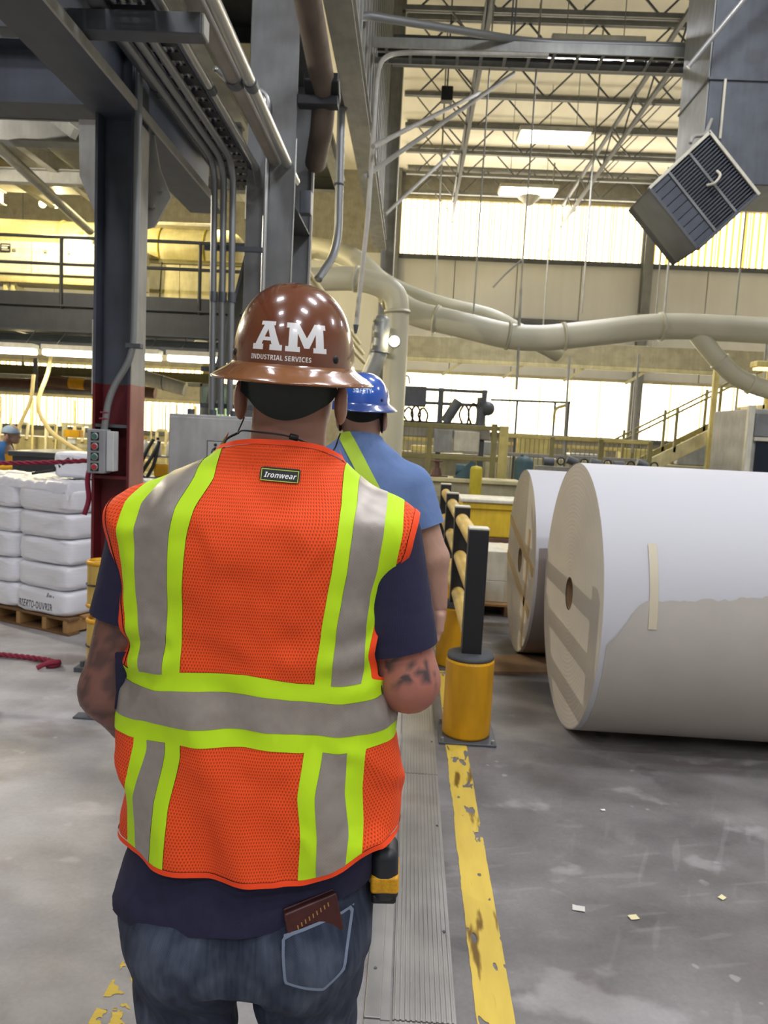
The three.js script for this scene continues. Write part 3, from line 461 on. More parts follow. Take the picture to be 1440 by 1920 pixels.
rope('red rope lying on the floor in front of the sack pallet', [[-4.2, 0.024, -5.15], [-3.3, 0.024, -5.02], [-2.8, 0.024, -5.0], [-2.45, 0.024, -4.95], [-2.33, 0.03, -4.88]], 0.01);
rope('red rope strung at chest height from the column over the sacks', [[-4.6, 1.38, -5.2], [-3.6, 1.34, -5.14], [-2.8, 1.36, -5.1], [-2.3, 1.4, -5.06], [-2.13, 1.42, -5.02]], 0.009);
solo('rope_tail', 'short red rope tail hanging from the column beside the button box', 'rope', tube([[-2.14, 1.42, -4.98], [-2.17, 1.3, -4.95], [-2.15, 1.15, -4.95], [-2.18, 1.05, -4.94]], 0.018, 0.06, 8), M.ropeRed);
solo('rope_knot', 'red rope knot on the floor beside the yellow column guard', 'rope', J(torus(0.035, 0.02, [-2.36, 0.022, -4.88], 'y', 16, 8), tube([[-2.34, 0.03, -4.9], [-2.3, 0.05, -4.85], [-2.38, 0.04, -4.82], [-2.42, 0.02, -4.78]], 0.016, 0.03, 8)), M.ropeRed);

// ---------------------------------------------------------------- mezzanine on the left
{
  const t = thing('mezzanine_deck', 'dark steel mezzanine deck crossing behind the red-footed column', 'mezzanine', [-9, 2.95, -15]);
  part(t, 'deck_plate', box(-16.5, -2.2, 3.66, 3.74, -17.5, -13), M.deckSteel); part(t, 'fascia_beam', ibeam([-16.5, 3.42, -13.05], [-2.2, 3.42, -13.05], 0.25, 0.46, 0.03, 0.02), M.deckSteel); part(t, 'toe_plate', box(-16.5, -2.2, 3.74, 3.86, -13.02, -13.0), M.deckSteel);
  part(t, 'lower_beam', ibeam([-16.5, 3.05, -13.4], [-2.2, 3.05, -13.4], 0.2, 0.24, 0.02, 0.014), M.deckSteel);
  for (let x = -16; x < -2.4; x += 1.2) part(t, 'joist', box(x, x + 0.08, 3.3, 3.66, -17.4, -13.2), M.deckSteel);
  for (const x of [-9.6, -2.5]) part(t, 'post', box(x - 0.1, x + 0.1, 0, 3.3, -13.6, -13.4), M.deckSteel);
  const r = thing('deck_railing', 'grey two-bar railing along the mezzanine edge', 'railing', [-9, 3.7, -13]);
  for (const y of [4.79, 4.34]) part(r, 'rail', rod([-16, y, -13], [-2.3, y, -13], 0.03, 10), M.deckSteel);
  for (const x of [-13.4, -11, -8.6, -6.18, -3.77]) part(r, 'post', rod([x, 3.6, -13], [x, 4.79, -13], 0.032, 10), M.deckSteel);
  part(r, 'post', rod([-5.2, 3.6, -13.0], [-5.2, 4.34, -13.0], 0.02, 8), M.deckSteel);
}
{
  const t = thing('upper_platform', 'upper platform with cream joists seen from below at the top left', 'platform', [-9, 4.9, -9]);
  part(t, 'deck_plate', box(-16.5, -2.3, 5.5, 5.56, -13.0, -5.4), M.steelLight);
  for (let i = 0; i < 16; i++) { const x = -16 + i * 0.88; part(t, 'joist', ibeam([x, 5.38, -13], [x, 5.38, -5.45], 0.12, 0.22, 0.014, 0.01), i % 3 ? M.beige : M.whiteMetal); }
  for (const z of [-7.3, -11.2]) part(t, 'cross_girt', ibeam([-16, 5.2, z], [-2.4, 5.2, z], 0.16, 0.2, 0.014, 0.01), M.steelLight);
  part(t, 'diagonal_brace', bar([-3.3, 4.3, -6.2], [-2.75, 3.9, -6.0], 0.06, 0.08), M.whiteMetal); part(t, 'white_strut', bar([-4.0, 5.2, -8.4], [-2.7, 4.35, -6.4], 0.08, 0.1, 0.01), M.whiteMetal);
  for (const [a, b] of [[-5.6, -4.6], [-7.4, -6.2]]) part(t, 'pipe', rod([a, 4.86, -12.8], [b, 4.86, -5.6], 0.07, 12), M.galv);
}
{
  const t = thing('added_dark_deck', 'added dark steel deck behind the big grey column, darkening the left bay', 'platform', [-9, 6.6, -11]);  // slab added to darken the left bay and block yellow light
  part(t, 'deck_plate', box(-16.5, -1.62, 6.72, 6.78, -15.6, -7.0), M.deckSteel); for (const z of [-7.2, -9.9, -12.6, -15.4]) part(t, 'beam', ibeam([-16.4, 6.6, z], [-1.65, 6.6, z], 0.16, 0.24, 0.016, 0.012), M.deckSteel);
  part(t, 'edge_beam', ibeam([-1.7, 6.6, -15.5], [-1.7, 6.6, -7.05], 0.16, 0.24, 0.016, 0.012), M.steel);
  part(t, 'drop_pipe', rod([-1.9, 6.6, -8.4], [-1.86, 3.9, -8.2], 0.05, 12), M.conduit);
}
function bulbLamp(name, label, x, y, z, I, s = 0.06, top = ROOF, colour = SODIUM_COLOUR) {
  const t = thing(name, label, 'lamp', [x, y - 0.1, z], 'yellow lamps');
  part(t, 'housing', cyl(0.05, 0.04, 0.16, x, y + 0.05, z, 14), M.galvDark); part(t, 'bulb', new THREE.SphereGeometry(s, 18, 12).translate(x, y, z), S({ color: 0xffffff, emissive: 0xffe9a0, emissiveIntensity: 18 }));
  part(t, 'stem', rod([x, y + 0.2, z], [x, top, z], 0.014, 8), M.galvDark);
  const l = new THREE.PointLight(colour, I, 0, 2); l.name = 'light'; l.position.set(0, 0.1, 0); l.shadow.radius = 3; l.castShadow = true; t.add(l);
}
bulbLamp('work_lamp', 'left of the two bright yellow lamps under the upper platform', -6.74, 5.45, -13.45, 14); bulbLamp('work_lamp', 'right of the two bright yellow lamps under the upper platform', -6.5, 5.45, -13.45, 14); bulbLamp('added_fill_lamp', 'added unseen fill lamp brightening the underside of the upper platform', -6.9, 4.6, -7.9, 45, 0.07, 5.5, 0xfff4e2);  // last lamp is an unseen fill, added to brighten the platform underside
bulbLamp('bay_lamp', 'yellow lamp above the process machines, hidden behind the red-footed column', -4.3, 6.3, -15.2, 22, 0.1); bulbLamp('bay_lamp', 'yellow lamp above the process machines, left of the frame of the photo', -9.6, 6.3, -15.2, 22, 0.1);
bulbLamp('bay_lamp', 'yellow lamp under the mezzanine at the back, left of the frame of the photo', -10.8, 3.0, -20.5, 30, 0.08); bulbLamp('bay_lamp', 'yellow lamp under the mezzanine at the back, behind the big grey column', -4.2, 4.2, -20.5, 30, 0.08);
{ // process machines on the mezzanine
  const p = thing('process_cabinet', 'long cream machine housing behind the mezzanine railing', 'machine', [-8, 3.74, -14.5]);
  part(p, 'housing', box(-11, -5.35, 4.42, 5.02, -15.1, -14.4, 0.02), M.whiteMetal); part(p, 'base_beam', box(-11, -5.35, 4.26, 4.4, -15, -14.45, 0.01), M.cream);
  for (const x of [-9.2, -7.42, -6.1]) part(p, 'door_seam', box(x - 0.008, x + 0.008, 4.45, 5.0, -14.402, -14.39), M.wallDark);
  for (const x of [-7.75, -7.15, -6.7, -5.75, -5.6]) part(p, 'latch', box(x - 0.03, x + 0.03, 4.82, 4.88, -14.4, -14.375, 0.005), M.galv);
  for (const x of [-8.0, -7.85, -6.0, -5.88]) part(p, 'leg', box(x - 0.035, x + 0.035, 3.74, 4.3, -14.6, -14.5, 0.008), M.cream);
  part(p, 'brace', bar([-7.85, 4.2, -14.6], [-6.9, 3.78, -14.6], 0.05, 0.07), M.cream);
  const plate = canvasTex(128, 96, (c, w, h) => { c.fillStyle = '#22252a'; c.fillRect(0, 0, w, h); c.fillStyle = '#cfd2d4'; c.fillRect(14, 16, 100, 10); c.fillRect(14, 36, 76, 22); c.fillRect(14, 68, 96, 8); });
  part(p, 'name_plate', new THREE.PlaneGeometry(0.2, 0.16).translate(-7.92, 4.88, -14.38), S({ map: plate }), p, true);
  const k = thing('yellow_tank', 'yellow-lit horizontal tank above the cream machine housing', 'tank', [-8, 5.1, -15.2]); const g = new THREE.CapsuleGeometry(0.34, 4.2, 8, 28); g.rotateZ(Math.PI / 2); g.translate(-8.6, 5.3, -15.3); part(k, 'shell', g, M.cream); for (const x of [-10, -8.6, -7.2]) part(k, 'band', torus(0.345, 0.02, [x, 5.3, -15.3], 'x'), M.yellowMachine);
  for (const x of [-9.5, -7.5]) part(k, 'saddle', box(x - 0.1, x + 0.1, 5.0, 5.12, -15.5, -15.1), M.galv);
  const c = thing('valve_hood', 'grey hood on the end of the yellow tank', 'hood', [-6.5, 5.02, -14.7]); const s = new THREE.Shape([[-6.95, 5.02], [-6.72, 5.2], [-6.4, 5.2], [-6.3, 5.1], [-6.3, 5.02]].map((q) => new THREE.Vector2(...q))); part(c, 'hood', new THREE.ExtrudeGeometry(s, { depth: 0.4, bevelEnabled: true, bevelSize: 0.01, bevelThickness: 0.01 }).translate(0, 0, -14.9), M.galv); part(c, 'valve', cyl(0.04, 0.04, 0.1, -6.6, 5.2, -14.7, 12), M.yellow);
  const d = thing('cream_tank', 'cream horizontal tank between the red-footed column and the conduits', 'tank', [-4.5, 4.8, -15.2]); const h = new THREE.CapsuleGeometry(0.42, 1.6, 8, 28); h.rotateZ(Math.PI / 2); h.translate(-4.75, 5.2, -15.4); part(d, 'shell', h, M.cream); for (const x of [-5.2, -4.3]) part(d, 'band', torus(0.425, 0.018, [x, 5.2, -15.4], 'x'), M.yellowGreen); part(d, 'lid_edge', box(-5.5, -4.1, 5.56, 5.62, -15.2, -14.9, 0.01), M.whiteMetal); for (const x of [-5.3, -4.2]) part(d, 'leg', box(x - 0.05, x + 0.05, 3.74, 4.9, -15.5, -15.3), M.cream);
  const e = thing('yellow_wall_panel', 'pale yellow panelled enclosure behind the railing, left of the conduits', 'enclosure', [-4.2, 3.74, -14.8]);
  for (let i = 0; i < 5; i++) part(e, 'panel', box(-5.25 + i * 0.6, -4.66 + i * 0.6, 3.74, 4.78, -14.75, -14.7, 0.008), M.cream); part(e, 'top_rail', box(-5.25, -2.25, 4.78, 4.86, -14.78, -14.66, 0.01), M.olive); for (const x of [-5.05, -3.9]) part(e, 'cable', rod([x, 3.76, -14.66], [x + 0.05, 4.8, -14.66], 0.012, 6), M.cable);
  const q = thing('dark_machine', 'dark machine parts seen under the cream housing on the mezzanine', 'machine', [-6.8, 3.74, -16]); part(q, 'body', box(-8.8, -5.4, 3.74, 4.05, -16.2, -15.6, 0.02), M.wallDark); for (let i = 0; i < 9; i++) part(q, 'cylinder', cyl(0.05, 0.05, 0.28, -7.1 + i * 0.17, 3.95, -15.5, 10), i % 2 ? M.olive : M.steelDark);
}
// fluorescent fittings under the mezzanine
[[-7.62, -6.42, 'leftmost fluorescent light under the mezzanine'], [-6.28, -5.08, 'fluorescent light under the mezzanine just left of the red-footed column'], [-4.98, -4.28, 'short fluorescent light just right of the red-footed column'], [-4.16, -3.0, 'fluorescent light ending behind the three conduits']].forEach(([a, b, lab]) => {
  const t = thing('fluorescent_light', lab, 'light', [(a + b) / 2, 2.7, -12.6], 'fluorescent lights under the mezzanine');
  part(t, 'fitting', box(a, b, 2.84, 2.92, -12.72, -12.48, 0.01), M.whiteMetal); part(t, 'tube', J(rod([a + 0.02, 2.79, -12.54], [b - 0.02, 2.79, -12.54], 0.045, 12), rod([a + 0.02, 2.79, -12.66], [b - 0.02, 2.79, -12.66], 0.045, 12)), S({ color: 0xffffff, emissive: 0xfbfff8, emissiveIntensity: 4.5 }));
  for (const x of [a + 0.2, b - 0.2]) part(t, 'hanger', rod([x, 2.9, -12.6], [x, 3.2, -13.0], 0.008, 6), M.galvDark);
  const l = new THREE.RectAreaLight(TUBE_COLOUR, TUBE, b - a, 0.2); l.name = 'light'; l.position.set(0, 0.02, 0); l.rotation.x = -Math.PI / 2; l.castShadow = true; t.add(l);
});
{ // process area seen under the mezzanine
  const b = thing('pipe_bridge', 'olive beam and brown pipes crossing under the mezzanine', 'pipe rack', [-9, 2.2, -18]);
  part(b, 'beam', ibeam([-15, 2.83, -18], [-4.6, 2.83, -18], 0.18, 0.22, 0.02, 0.014), M.olive); part(b, 'pipe', rod([-11.5, 2.5, -18.2], [-7.2, 2.55, -18.2], 0.12, 16), M.brown); part(b, 'pipe', rod([-9.0, 2.62, -17.9], [-6.2, 2.42, -17.9], 0.13, 16), M.brown); part(b, 'pipe', rod([-12, 2.38, -18.3], [-7.6, 2.38, -18.3], 0.08, 16), M.galv);
  part(b, 'yellow_band', rod([-8.28, 2.57, -17.9], [-7.9, 2.545, -17.9], 0.137, 16), M.yellow); for (const x of [-12.4, -5.0]) part(b, 'post', box(x - 0.08, x + 0.08, 0, 2.72, -18.1, -17.9), M.olive); for (const x of [-9.05, -6.75]) part(b, 'hanger', box(x - 0.05, x + 0.05, 2.3, 3.1, -17.78, -17.74), M.galv);
  for (let i = 0; i < 15; i++) { const x = -12.6 + i * 0.46 + rr(-0.12, 0.12); solo('feed_pipe', `cream vertical feed pipe in front of the low yellow window, number ${['one', 'two', 'three', 'four', 'five', 'six', 'seven', 'eight', 'nine', 'ten', 'eleven', 'twelve', 'thirteen', 'fourteen', 'fifteen'][i]} from the left`, 'pipe', tube([[x, 2.3, -22.6], [x, 1.8, -22.6], [x + rr(-0.1, 0.1), 0.4, -22.5], [x, 0, -22.5]], rr(0.02, 0.05), 0.2, 8), i % 3 ? M.cream : M.whiteMetal, 'feed pipes under the mezzanine'); }
  const m = thing('process_machine', 'cream framed machine with yellow boxes under the mezzanine', 'machine', [-6.3, 0, -13.8]);
  for (const x of [-6.55, -6.05, -5.55, -5.1]) part(m, 'upright', box(x - 0.04, x + 0.04, 0, 1.62, -14, -13.92, 0.008), M.cream); for (const y of [0.8, 1.2, 1.6]) part(m, 'crossbar', box(-6.6, -5.05, y - 0.03, y + 0.03, -14, -13.93, 0.008), M.cream);
  for (const x of [-6.5, -5.95, -5.35]) { part(m, 'yellow_box', box(x, x + 0.3, 1.36, 1.5, -13.98, -13.8, 0.01), M.yellow); part(m, 'meter', box(x + 0.05, x + 0.2, 1.24, 1.34, -13.95, -13.85, 0.01), M.whiteMetal); } part(m, 'tank', box(-6.6, -5.0, 0, 0.75, -14.6, -14, 0.02), M.yellowMachine);
  const n = thing('process_machine', 'long beige machine along the wall under the low yellow window', 'machine', [-9, 0, -24]); part(n, 'body', box(-15, -5.8, 0, 1.1, -24.8, -23.6, 0.03), M.beige); for (let i = 0; i < 10; i++) part(n, 'pipe', tube([[-14.5 + i * 0.9, 1.1, -23.9], [-14.5 + i * 0.9, 1.5, -23.9], [-14.1 + i * 0.9, 1.5, -23.7], [-14.1 + i * 0.9, 1.0, -23.55]], 0.05, 0.1, 10), M.whiteMetal);
  const h = thing('air_hose', 'cream hose drooping from the machine to the red-footed column', 'hose', [-6, 1.1, -12]); part(h, 'hose', sweep(new THREE.CatmullRomCurve3([[-6.5, 2.95, -13.35], [-6.3, 2.5, -12.8], [-6.12, 1.85, -12.1], [-5.88, 1.5, -12], [-5.55, 1.27, -12], [-5.2, 1.12, -12], [-4.7, 1.07, -12], [-4.2, 1.08, -12]].map(vv)).getSpacedPoints(40), 0.035, 10), M.hose); part(h, 'clamp', torus(0.04, 0.012, [-6.47, 2.9, -13.3], 'y'), M.galv);
  solo('air_hose', 'cream hose hanging straight down behind the worker in the blue shirt', 'hose', sweep(new THREE.CatmullRomCurve3([[-6.35, 2.4, -12.4], [-6.36, 1.95, -12.3], [-6.5, 1.5, -12.2], [-6.6, 1.0, -12.2], [-6.62, 0.02, -12.2]].map(vv)).getSpacedPoints(40), 0.03, 10), M.hose);
  const w = thing('white_filter_unit', 'white drum slung under the beam right of the red-footed column', 'filter', [-5.5, 2.4, -17]); part(w, 'drum', rod([-6.1, 2.72, -17], [-5.2, 2.5, -17], 0.16, 20), M.whiteMetal); part(w, 'end_cap', rod([-6.16, 2.735, -17], [-6.1, 2.72, -17], 0.17, 20), M.galv); part(w, 'strap', torus(0.165, 0.01, [-5.7, 2.62, -17], 'x'), M.galvDark);
  const c = thing('olive_column', 'olive column beside the teal glass screen under the mezzanine', 'column', [-5.55, 0, -20]); part(c, 'shaft', ibeam([-5.5, 0, -20], [-5.5, 3.6, -20], 0.25, 0.25, 0.02, 0.014), M.olive); part(c, 'foot', box(-5.7, -5.3, 0, 0.03, -20.2, -19.8), M.steelDark);
  const g = thing('glass_screen', 'pale teal glass screen above the grey cabinet', 'screen', [-4.7, 0, -17.5]); part(g, 'pane', box(-4.95, -4.35, 1.75, 2.62, -17.52, -17.5), P({ color: 0xb9d2cb, roughness: 0.15, transmission: 0.6 })); part(g, 'frame', J(box(-5.0, -4.3, 2.62, 2.68, -17.54, -17.48), box(-5.0, -4.3, 1.68, 1.75, -17.54, -17.48), box(-5.0, -4.95, 0, 2.68, -17.54, -17.48), box(-4.35, -4.3, 0, 2.68, -17.54, -17.48)), M.galv);
  const k = thing('supply_rack', 'small rack with white bottles and black cables beside the red-footed column', 'rack', [-3.05, 0, -9.1]);
  for (const x of [-3.35, -2.75]) part(k, 'upright', box(x - 0.02, x + 0.02, 0, 1.5, -9.2, -9.16), M.galv); for (const y of [0.6, 1.02, 1.28]) part(k, 'shelf', box(-3.37, -2.73, y, y + 0.02, -9.3, -9.0), M.galv);
  for (let i = 0; i < 4; i++) { const x = -3.26 + i * 0.15; const s = thing('spray_bottle', `white bottle on the supply rack, ${['leftmost', 'second from the left', 'third from the left', 'rightmost'][i]} of four`, 'bottle', [x, 1.3, -9.1], 'bottles on the supply rack'); part(s, 'body', new THREE.LatheGeometry([[0, 1.301], [0.045, 1.301], [0.047, 1.42], [0.02, 1.46], [0.018, 1.49], [0, 1.49]].map((q) => new THREE.Vector2(...q)), 16).translate(x, 0, -9.1), M.whiteMetal); part(s, 'cap', cyl(0.02, 0.018, 0.03, x, 1.49, -9.1, 12), i % 2 ? M.black : M.yellow); }
  solo('cable_coil', 'black cable loops hanging on the supply rack', 'cable', J(tube([[-3.12, 1.5, -8.98], [-3.2, 1.35, -8.96], [-3.3, 1.1, -8.96], [-3.2, 1.0, -8.96], [-3.1, 1.2, -8.97], [-3.05, 1.48, -8.98]], 0.022, 0.1, 8), tube([[-3.05, 1.45, -8.97], [-3.12, 1.3, -8.95], [-3.25, 1.08, -8.95]], 0.022, 0.1, 8)), M.cable);
  solo('yellow_case', 'yellow case on the lower shelf of the supply rack', 'case', box(-3.12, -2.88, 1.04, 1.2, -9.2, -9.0, 0.02), M.yellow);
}
// ---------------------------------------------------------------- pipes, trays and ducts over the aisle
{
  const t = thing('conduit_run', 'grey conduit bending from the aisle drop into the overhead tray', 'conduit', [-0.95, 3.35, -8.5]); part(t, 'run', tube([[7, 6.72, -10], [1.2, 6.7, -10], [-0.85, 6.28, -8.7], [-0.97, 5.9, -8.5], [-0.93, 3.7, -8.5], [-1.08, 3.3, -8.1]], 0.045, 0.3), M.conduit); for (const y of [5.2, 4.4]) part(t, 'strap', torus(0.05, 0.012, [-0.95, y, -8.5], 'y', 16, 6), M.galvDark);
  const w = thing('white_drop_pipe', 'slender white pipe dropping beside the ribbed siding', 'pipe', [-0.66, 2.95, -9]); part(w, 'run', tube([[1.4, 6.35, -9.6], [-0.45, 6.28, -9.5], [-0.62, 5.95, -9.05], [-0.65, 4.2, -9], [-0.73, 2.95, -9]], 0.028, 0.25), M.whitePipe); part(w, 'nozzle', cyl(0.018, 0.035, 0.1, -0.73, 2.87, -9, 10), M.galvDark);
  const tr = thing('cable_tray', 'wide grey cable tray crossing high above the aisle', 'cable tray', [3, 6.45, -10]);
  for (const z of [-10.25, -9.85]) part(tr, 'side_rail', box(-0.75, 9, 6.5, 6.62, z - 0.012, z + 0.012), M.galv); for (let x = -0.6; x < 9; x += 0.3) part(tr, 'rung', box(x, x + 0.04, 6.5, 6.52, -10.24, -9.86), M.galvDark);
  for (let i = 0; i < 4; i++) part(tr, 'cable', rod([-0.7, 6.56 + (i % 2) * 0.03, -10.16 + i * 0.08], [9, 6.56 + (i % 2) * 0.03, -10.16 + i * 0.08], 0.026, 8), i % 2 ? M.conduit : M.cable);
  for (const x of [1.0, 3.6, 6.5]) part(tr, 'hanger', J(rod([x, 6.5, -10.25], [x, 10.4, -10.25], 0.012, 6), rod([x, 6.5, -9.85], [x, 10.4, -9.85], 0.012, 6)), M.galvDark);
  const t2 = thing('cable_tray', 'lower thin tray with hanging fittings behind the wide cable tray', 'cable tray', [2.5, 7.2, -12]); part(t2, 'channel', box(-0.6, 4.3, 7.3, 7.36, -12.05, -11.95), M.steelDark); for (let x = -0.3; x < 4.2; x += 0.7) { part(t2, 'hanger', rod([x, 7.36, -12], [x, 7.7, -12], 0.01, 6), M.steelDark); part(t2, 'fitting', box(x + 0.2, x + 0.32, 7.36, 7.46, -12.06, -11.94, 0.01), M.steelDark); } part(t2, 'upper_channel', box(-0.6, 4.3, 7.68, 7.73, -12.04, -11.96), M.galvDark);
  const s = thing('sound_box', 'small black box hung among the roof joists', 'box', [0.35, 8.3, -16]); part(s, 'case', box(0.22, 0.46, 8.5, 8.78, -16.1, -15.9, 0.02), M.black); part(s, 'bracket', bar([0.34, 8.78, -16], [0.34, ROOF, -16], 0.03, 0.03), M.steelDark);
  for (const [a, b, r, lab] of [[[-0.72, 4.65, -9], [1.25, 7.25, -12], 0.03, 'longer grey sway brace slanting up from the siding to the thin tray'], [[-0.6, 4.85, -8.6], [0.75, 6.95, -12], 0.028, 'shorter grey sway brace slanting beside the white drop pipe'], [[-0.6, 5.1, -12], [0.45, 6.8, -14], 0.028, 'thin far sway brace in front of the upper window'], [[2.66, 5.65, -8.3], [3.5, 6.75, -7.9], 0.028, 'bright thin strut slanting up beside the hanging air outlet']]) solo('sway_brace', lab, 'brace', rod(a, b, r, 8), lab.startsWith('bright') ? M.conduitBright : M.steelLight, 'slanting braces overhead');
}
const ring = (path, i, r) => { const a = path[i], d = path[i + 1].clone().sub(path[i - 1]).normalize(); return sweep([a.clone().addScaledVector(d, -0.025), a.clone().addScaledVector(d, 0.025)], r, 24); };
{
  const pts = [[-2.6, 5.2, -14.5], [-1.2, 4.75, -13.2], [-0.2, 3.66, -12.2], [0.56, 3.5, -12], [1.66, 3.28, -12], [2.65, 3.42, -12], [3.78, 3.61, -12], [5.42, 3.6, -12], [9.5, 3.55, -12]], path = filletPath(pts, 0.6, 8);
  const t = thing('dust_duct', 'long cream round duct snaking across the hall above the rolls', 'duct', [2, 3.0, -12]); part(t, 'run', sweep(path, 0.2, 28), M.creamDuct); for (const i of [10, 20, 30, 38, 50, 60]) if (path[i + 1]) part(t, 'flange', ring(path, i, 0.222), M.creamDuct);
  for (const [x, y] of [[0.86, 3.6], [1.57, 3.45], [4.9, 3.75]]) part(t, 'hanger_rod', rod([x, y, -12], [x + 0.03, 10.3, -12], 0.014, 6), M.steelLight);
  part(t, 'branch', tube([[4.3, 3.55, -12], [4.62, 3.2, -12], [5.0, 2.85, -12], [5.6, 2.66, -12], [7, 2.6, -12]], 0.14, 0.35, 22), M.creamDuct); for (const [a, b] of [[[4.72, 3.11, -12], [4.75, 3.08, -12]], [[5.22, 2.78, -12], [5.26, 2.765, -12]]]) part(t, 'branch_flange', rod(a, b, 0.16, 22), M.creamDuct);
  const u = thing('dust_duct', 'thinner cream duct running behind the snaking duct', 'duct', [1, 3.6, -12.7]); part(u, 'run', tube([[-1.6, 5.0, -13.8], [-0.3, 4.1, -12.9], [0.5, 3.85, -12.7], [1.2, 3.75, -12.7], [1.9, 3.4, -12.7], [2.4, 3.2, -12.9]], 0.14, 0.5, 20), M.creamDuct);
  const e = thing('elbow_duct', 'cream duct elbow curving down behind the blue hard hat', 'duct', [-0.3, 0, -11]); const ep = filletPath([[-2.3, 3.9, -11.4], [-0.85, 3.92, -11], [-0.32, 3.75, -11], [-0.3, 3.3, -11], [-0.3, 1.2, -11], [-0.3, 0, -11]], 0.4, 8); part(e, 'run', sweep(ep, 0.17, 24), M.creamDuct); for (const i of [4, 20]) part(e, 'flange', ring(ep, i, 0.19), M.creamDuct);
  const f = thing('vent_pipe', 'short grey vent pipe with a rounded top beside the duct elbow', 'pipe', [-0.55, 0, -10.5]); part(f, 'run', sweep(filletPath([[-0.5, 3.22, -10.5], [-0.51, 2.8, -10.5], [-0.68, 2.4, -10.5], [-0.75, 0, -10.5]], 0.3), 0.125, 22), M.galv); part(f, 'dome', new THREE.SphereGeometry(0.125, 22, 12).translate(-0.5, 3.22, -10.5), M.galv); part(f, 'band', torus(0.127, 0.012, [-0.512, 2.82, -10.5], 'y'), M.galvDark);
  const l = thing('mirror_lamp', 'small bright lamp in a round ring beside the vent pipe', 'lamp', [-0.3, 2.8, -10.4]); part(l, 'ring', torus(0.075, 0.016, [-0.31, 2.98, -10.45], 'z'), M.galvDark); part(l, 'lens', rod([-0.31, 2.98, -10.47], [-0.31, 2.98, -10.44], 0.06, 20), S({ color: 0xffffff, emissive: 0xfff3c8, emissiveIntensity: 2.5 })); part(l, 'stem', rod([-0.31, 2.98, -10.5], [-0.3, 2.98, -10.84], 0.02, 8), M.galvDark);
  const pl = new THREE.PointLight(0xfff3c8, 0.5, 0, 2); pl.name = 'light'; pl.position.set(-0.01, 0.18, 0.02); pl.castShadow = true; l.add(pl);
  const h = thing('beam_duct', 'flat beige trunk duct running level in front of the low window', 'duct', [3.8, 3.7, -20]); part(h, 'trunk', box(-0.4, 9, 3.78, 4.35, -20.4, -20, 0.02), M.beige); part(h, 'bottom_edge', box(-0.4, 9, 3.68, 3.78, -20.05, -19.95, 0.01), M.cream); for (const x of [1.2, 2.8, 4.4, 6.0]) part(h, 'bracket', bar([x, 3.7, -20], [x - 0.5, 3.35, -20], 0.05, 0.07), M.cream); for (const x of [0.4, 3.3, 6.2]) part(h, 'hanger', rod([x, 4.35, -20.2], [x, 8.9, -20.2], 0.02, 6), M.steelLight);
  for (const [a, b, r, lab] of [[[1.56, 4.05, -11.9], [1.6, 2.5, -11.9], 0.022, 'dark rod hanging through the bend of the snaking duct'], [[2.8, 3.3, -14], [2.83, 1.5, -14], 0.024, 'dark rod in front of the wide low window'], [[4.05, 3.4, -14], [4.08, 1.6, -14], 0.02, 'thin rod left of the lower wall column'], [[6.3, 3.3, -15], [6.3, 1.6, -15], 0.02, 'thin rod above the yellow stairs'], [[0.3, ROOF, -17], [0.35, 4.6, -17], 0.02, 'leftmost thin rod hanging in front of the upper window'], [[3.6, ROOF, -17], [3.6, 4.6, -17], 0.02, 'thin rod hanging right of centre in front of the upper window'], [[5.4, ROOF, -17], [5.4, 4.6, -17], 0.025, 'thin rod hanging left of the upper wall column']]) solo('hanger_rod', lab, 'rod', rod(a, b, r, 6), M.steelLight, 'hanging rods');
  const sx = thing('slack_line', 'thin conduit with a bent arm hanging above the snaking duct', 'conduit', [1.2, 3.6, -12.3]); part(sx, 'arm', tube([[1.13, 4.05, -11.9], [1.3, 4.25, -11.9], [1.56, 4.5, -11.9], [1.56, 4.0, -11.9]], 0.014, 0.05, 8), M.steelLight);
  for (const [a, b, lab] of [[[-1.2, 3.36, -7.64], [-1.02, 3.3, -13.5], 'upper cream conduit running back beside the big grey column'], [[-1.2, 3.22, -7.64], [-0.95, 3.12, -13.5], 'middle cream conduit running back beside the big grey column'], [[-1.2, 3.05, -7.64], [-0.9, 2.95, -13.5], 'lower cream conduit running back beside the big grey column']]) solo('aisle_conduit', lab, 'conduit', rod(a, b, 0.035, 10), M.cream, 'cream conduits beside the big column');
}
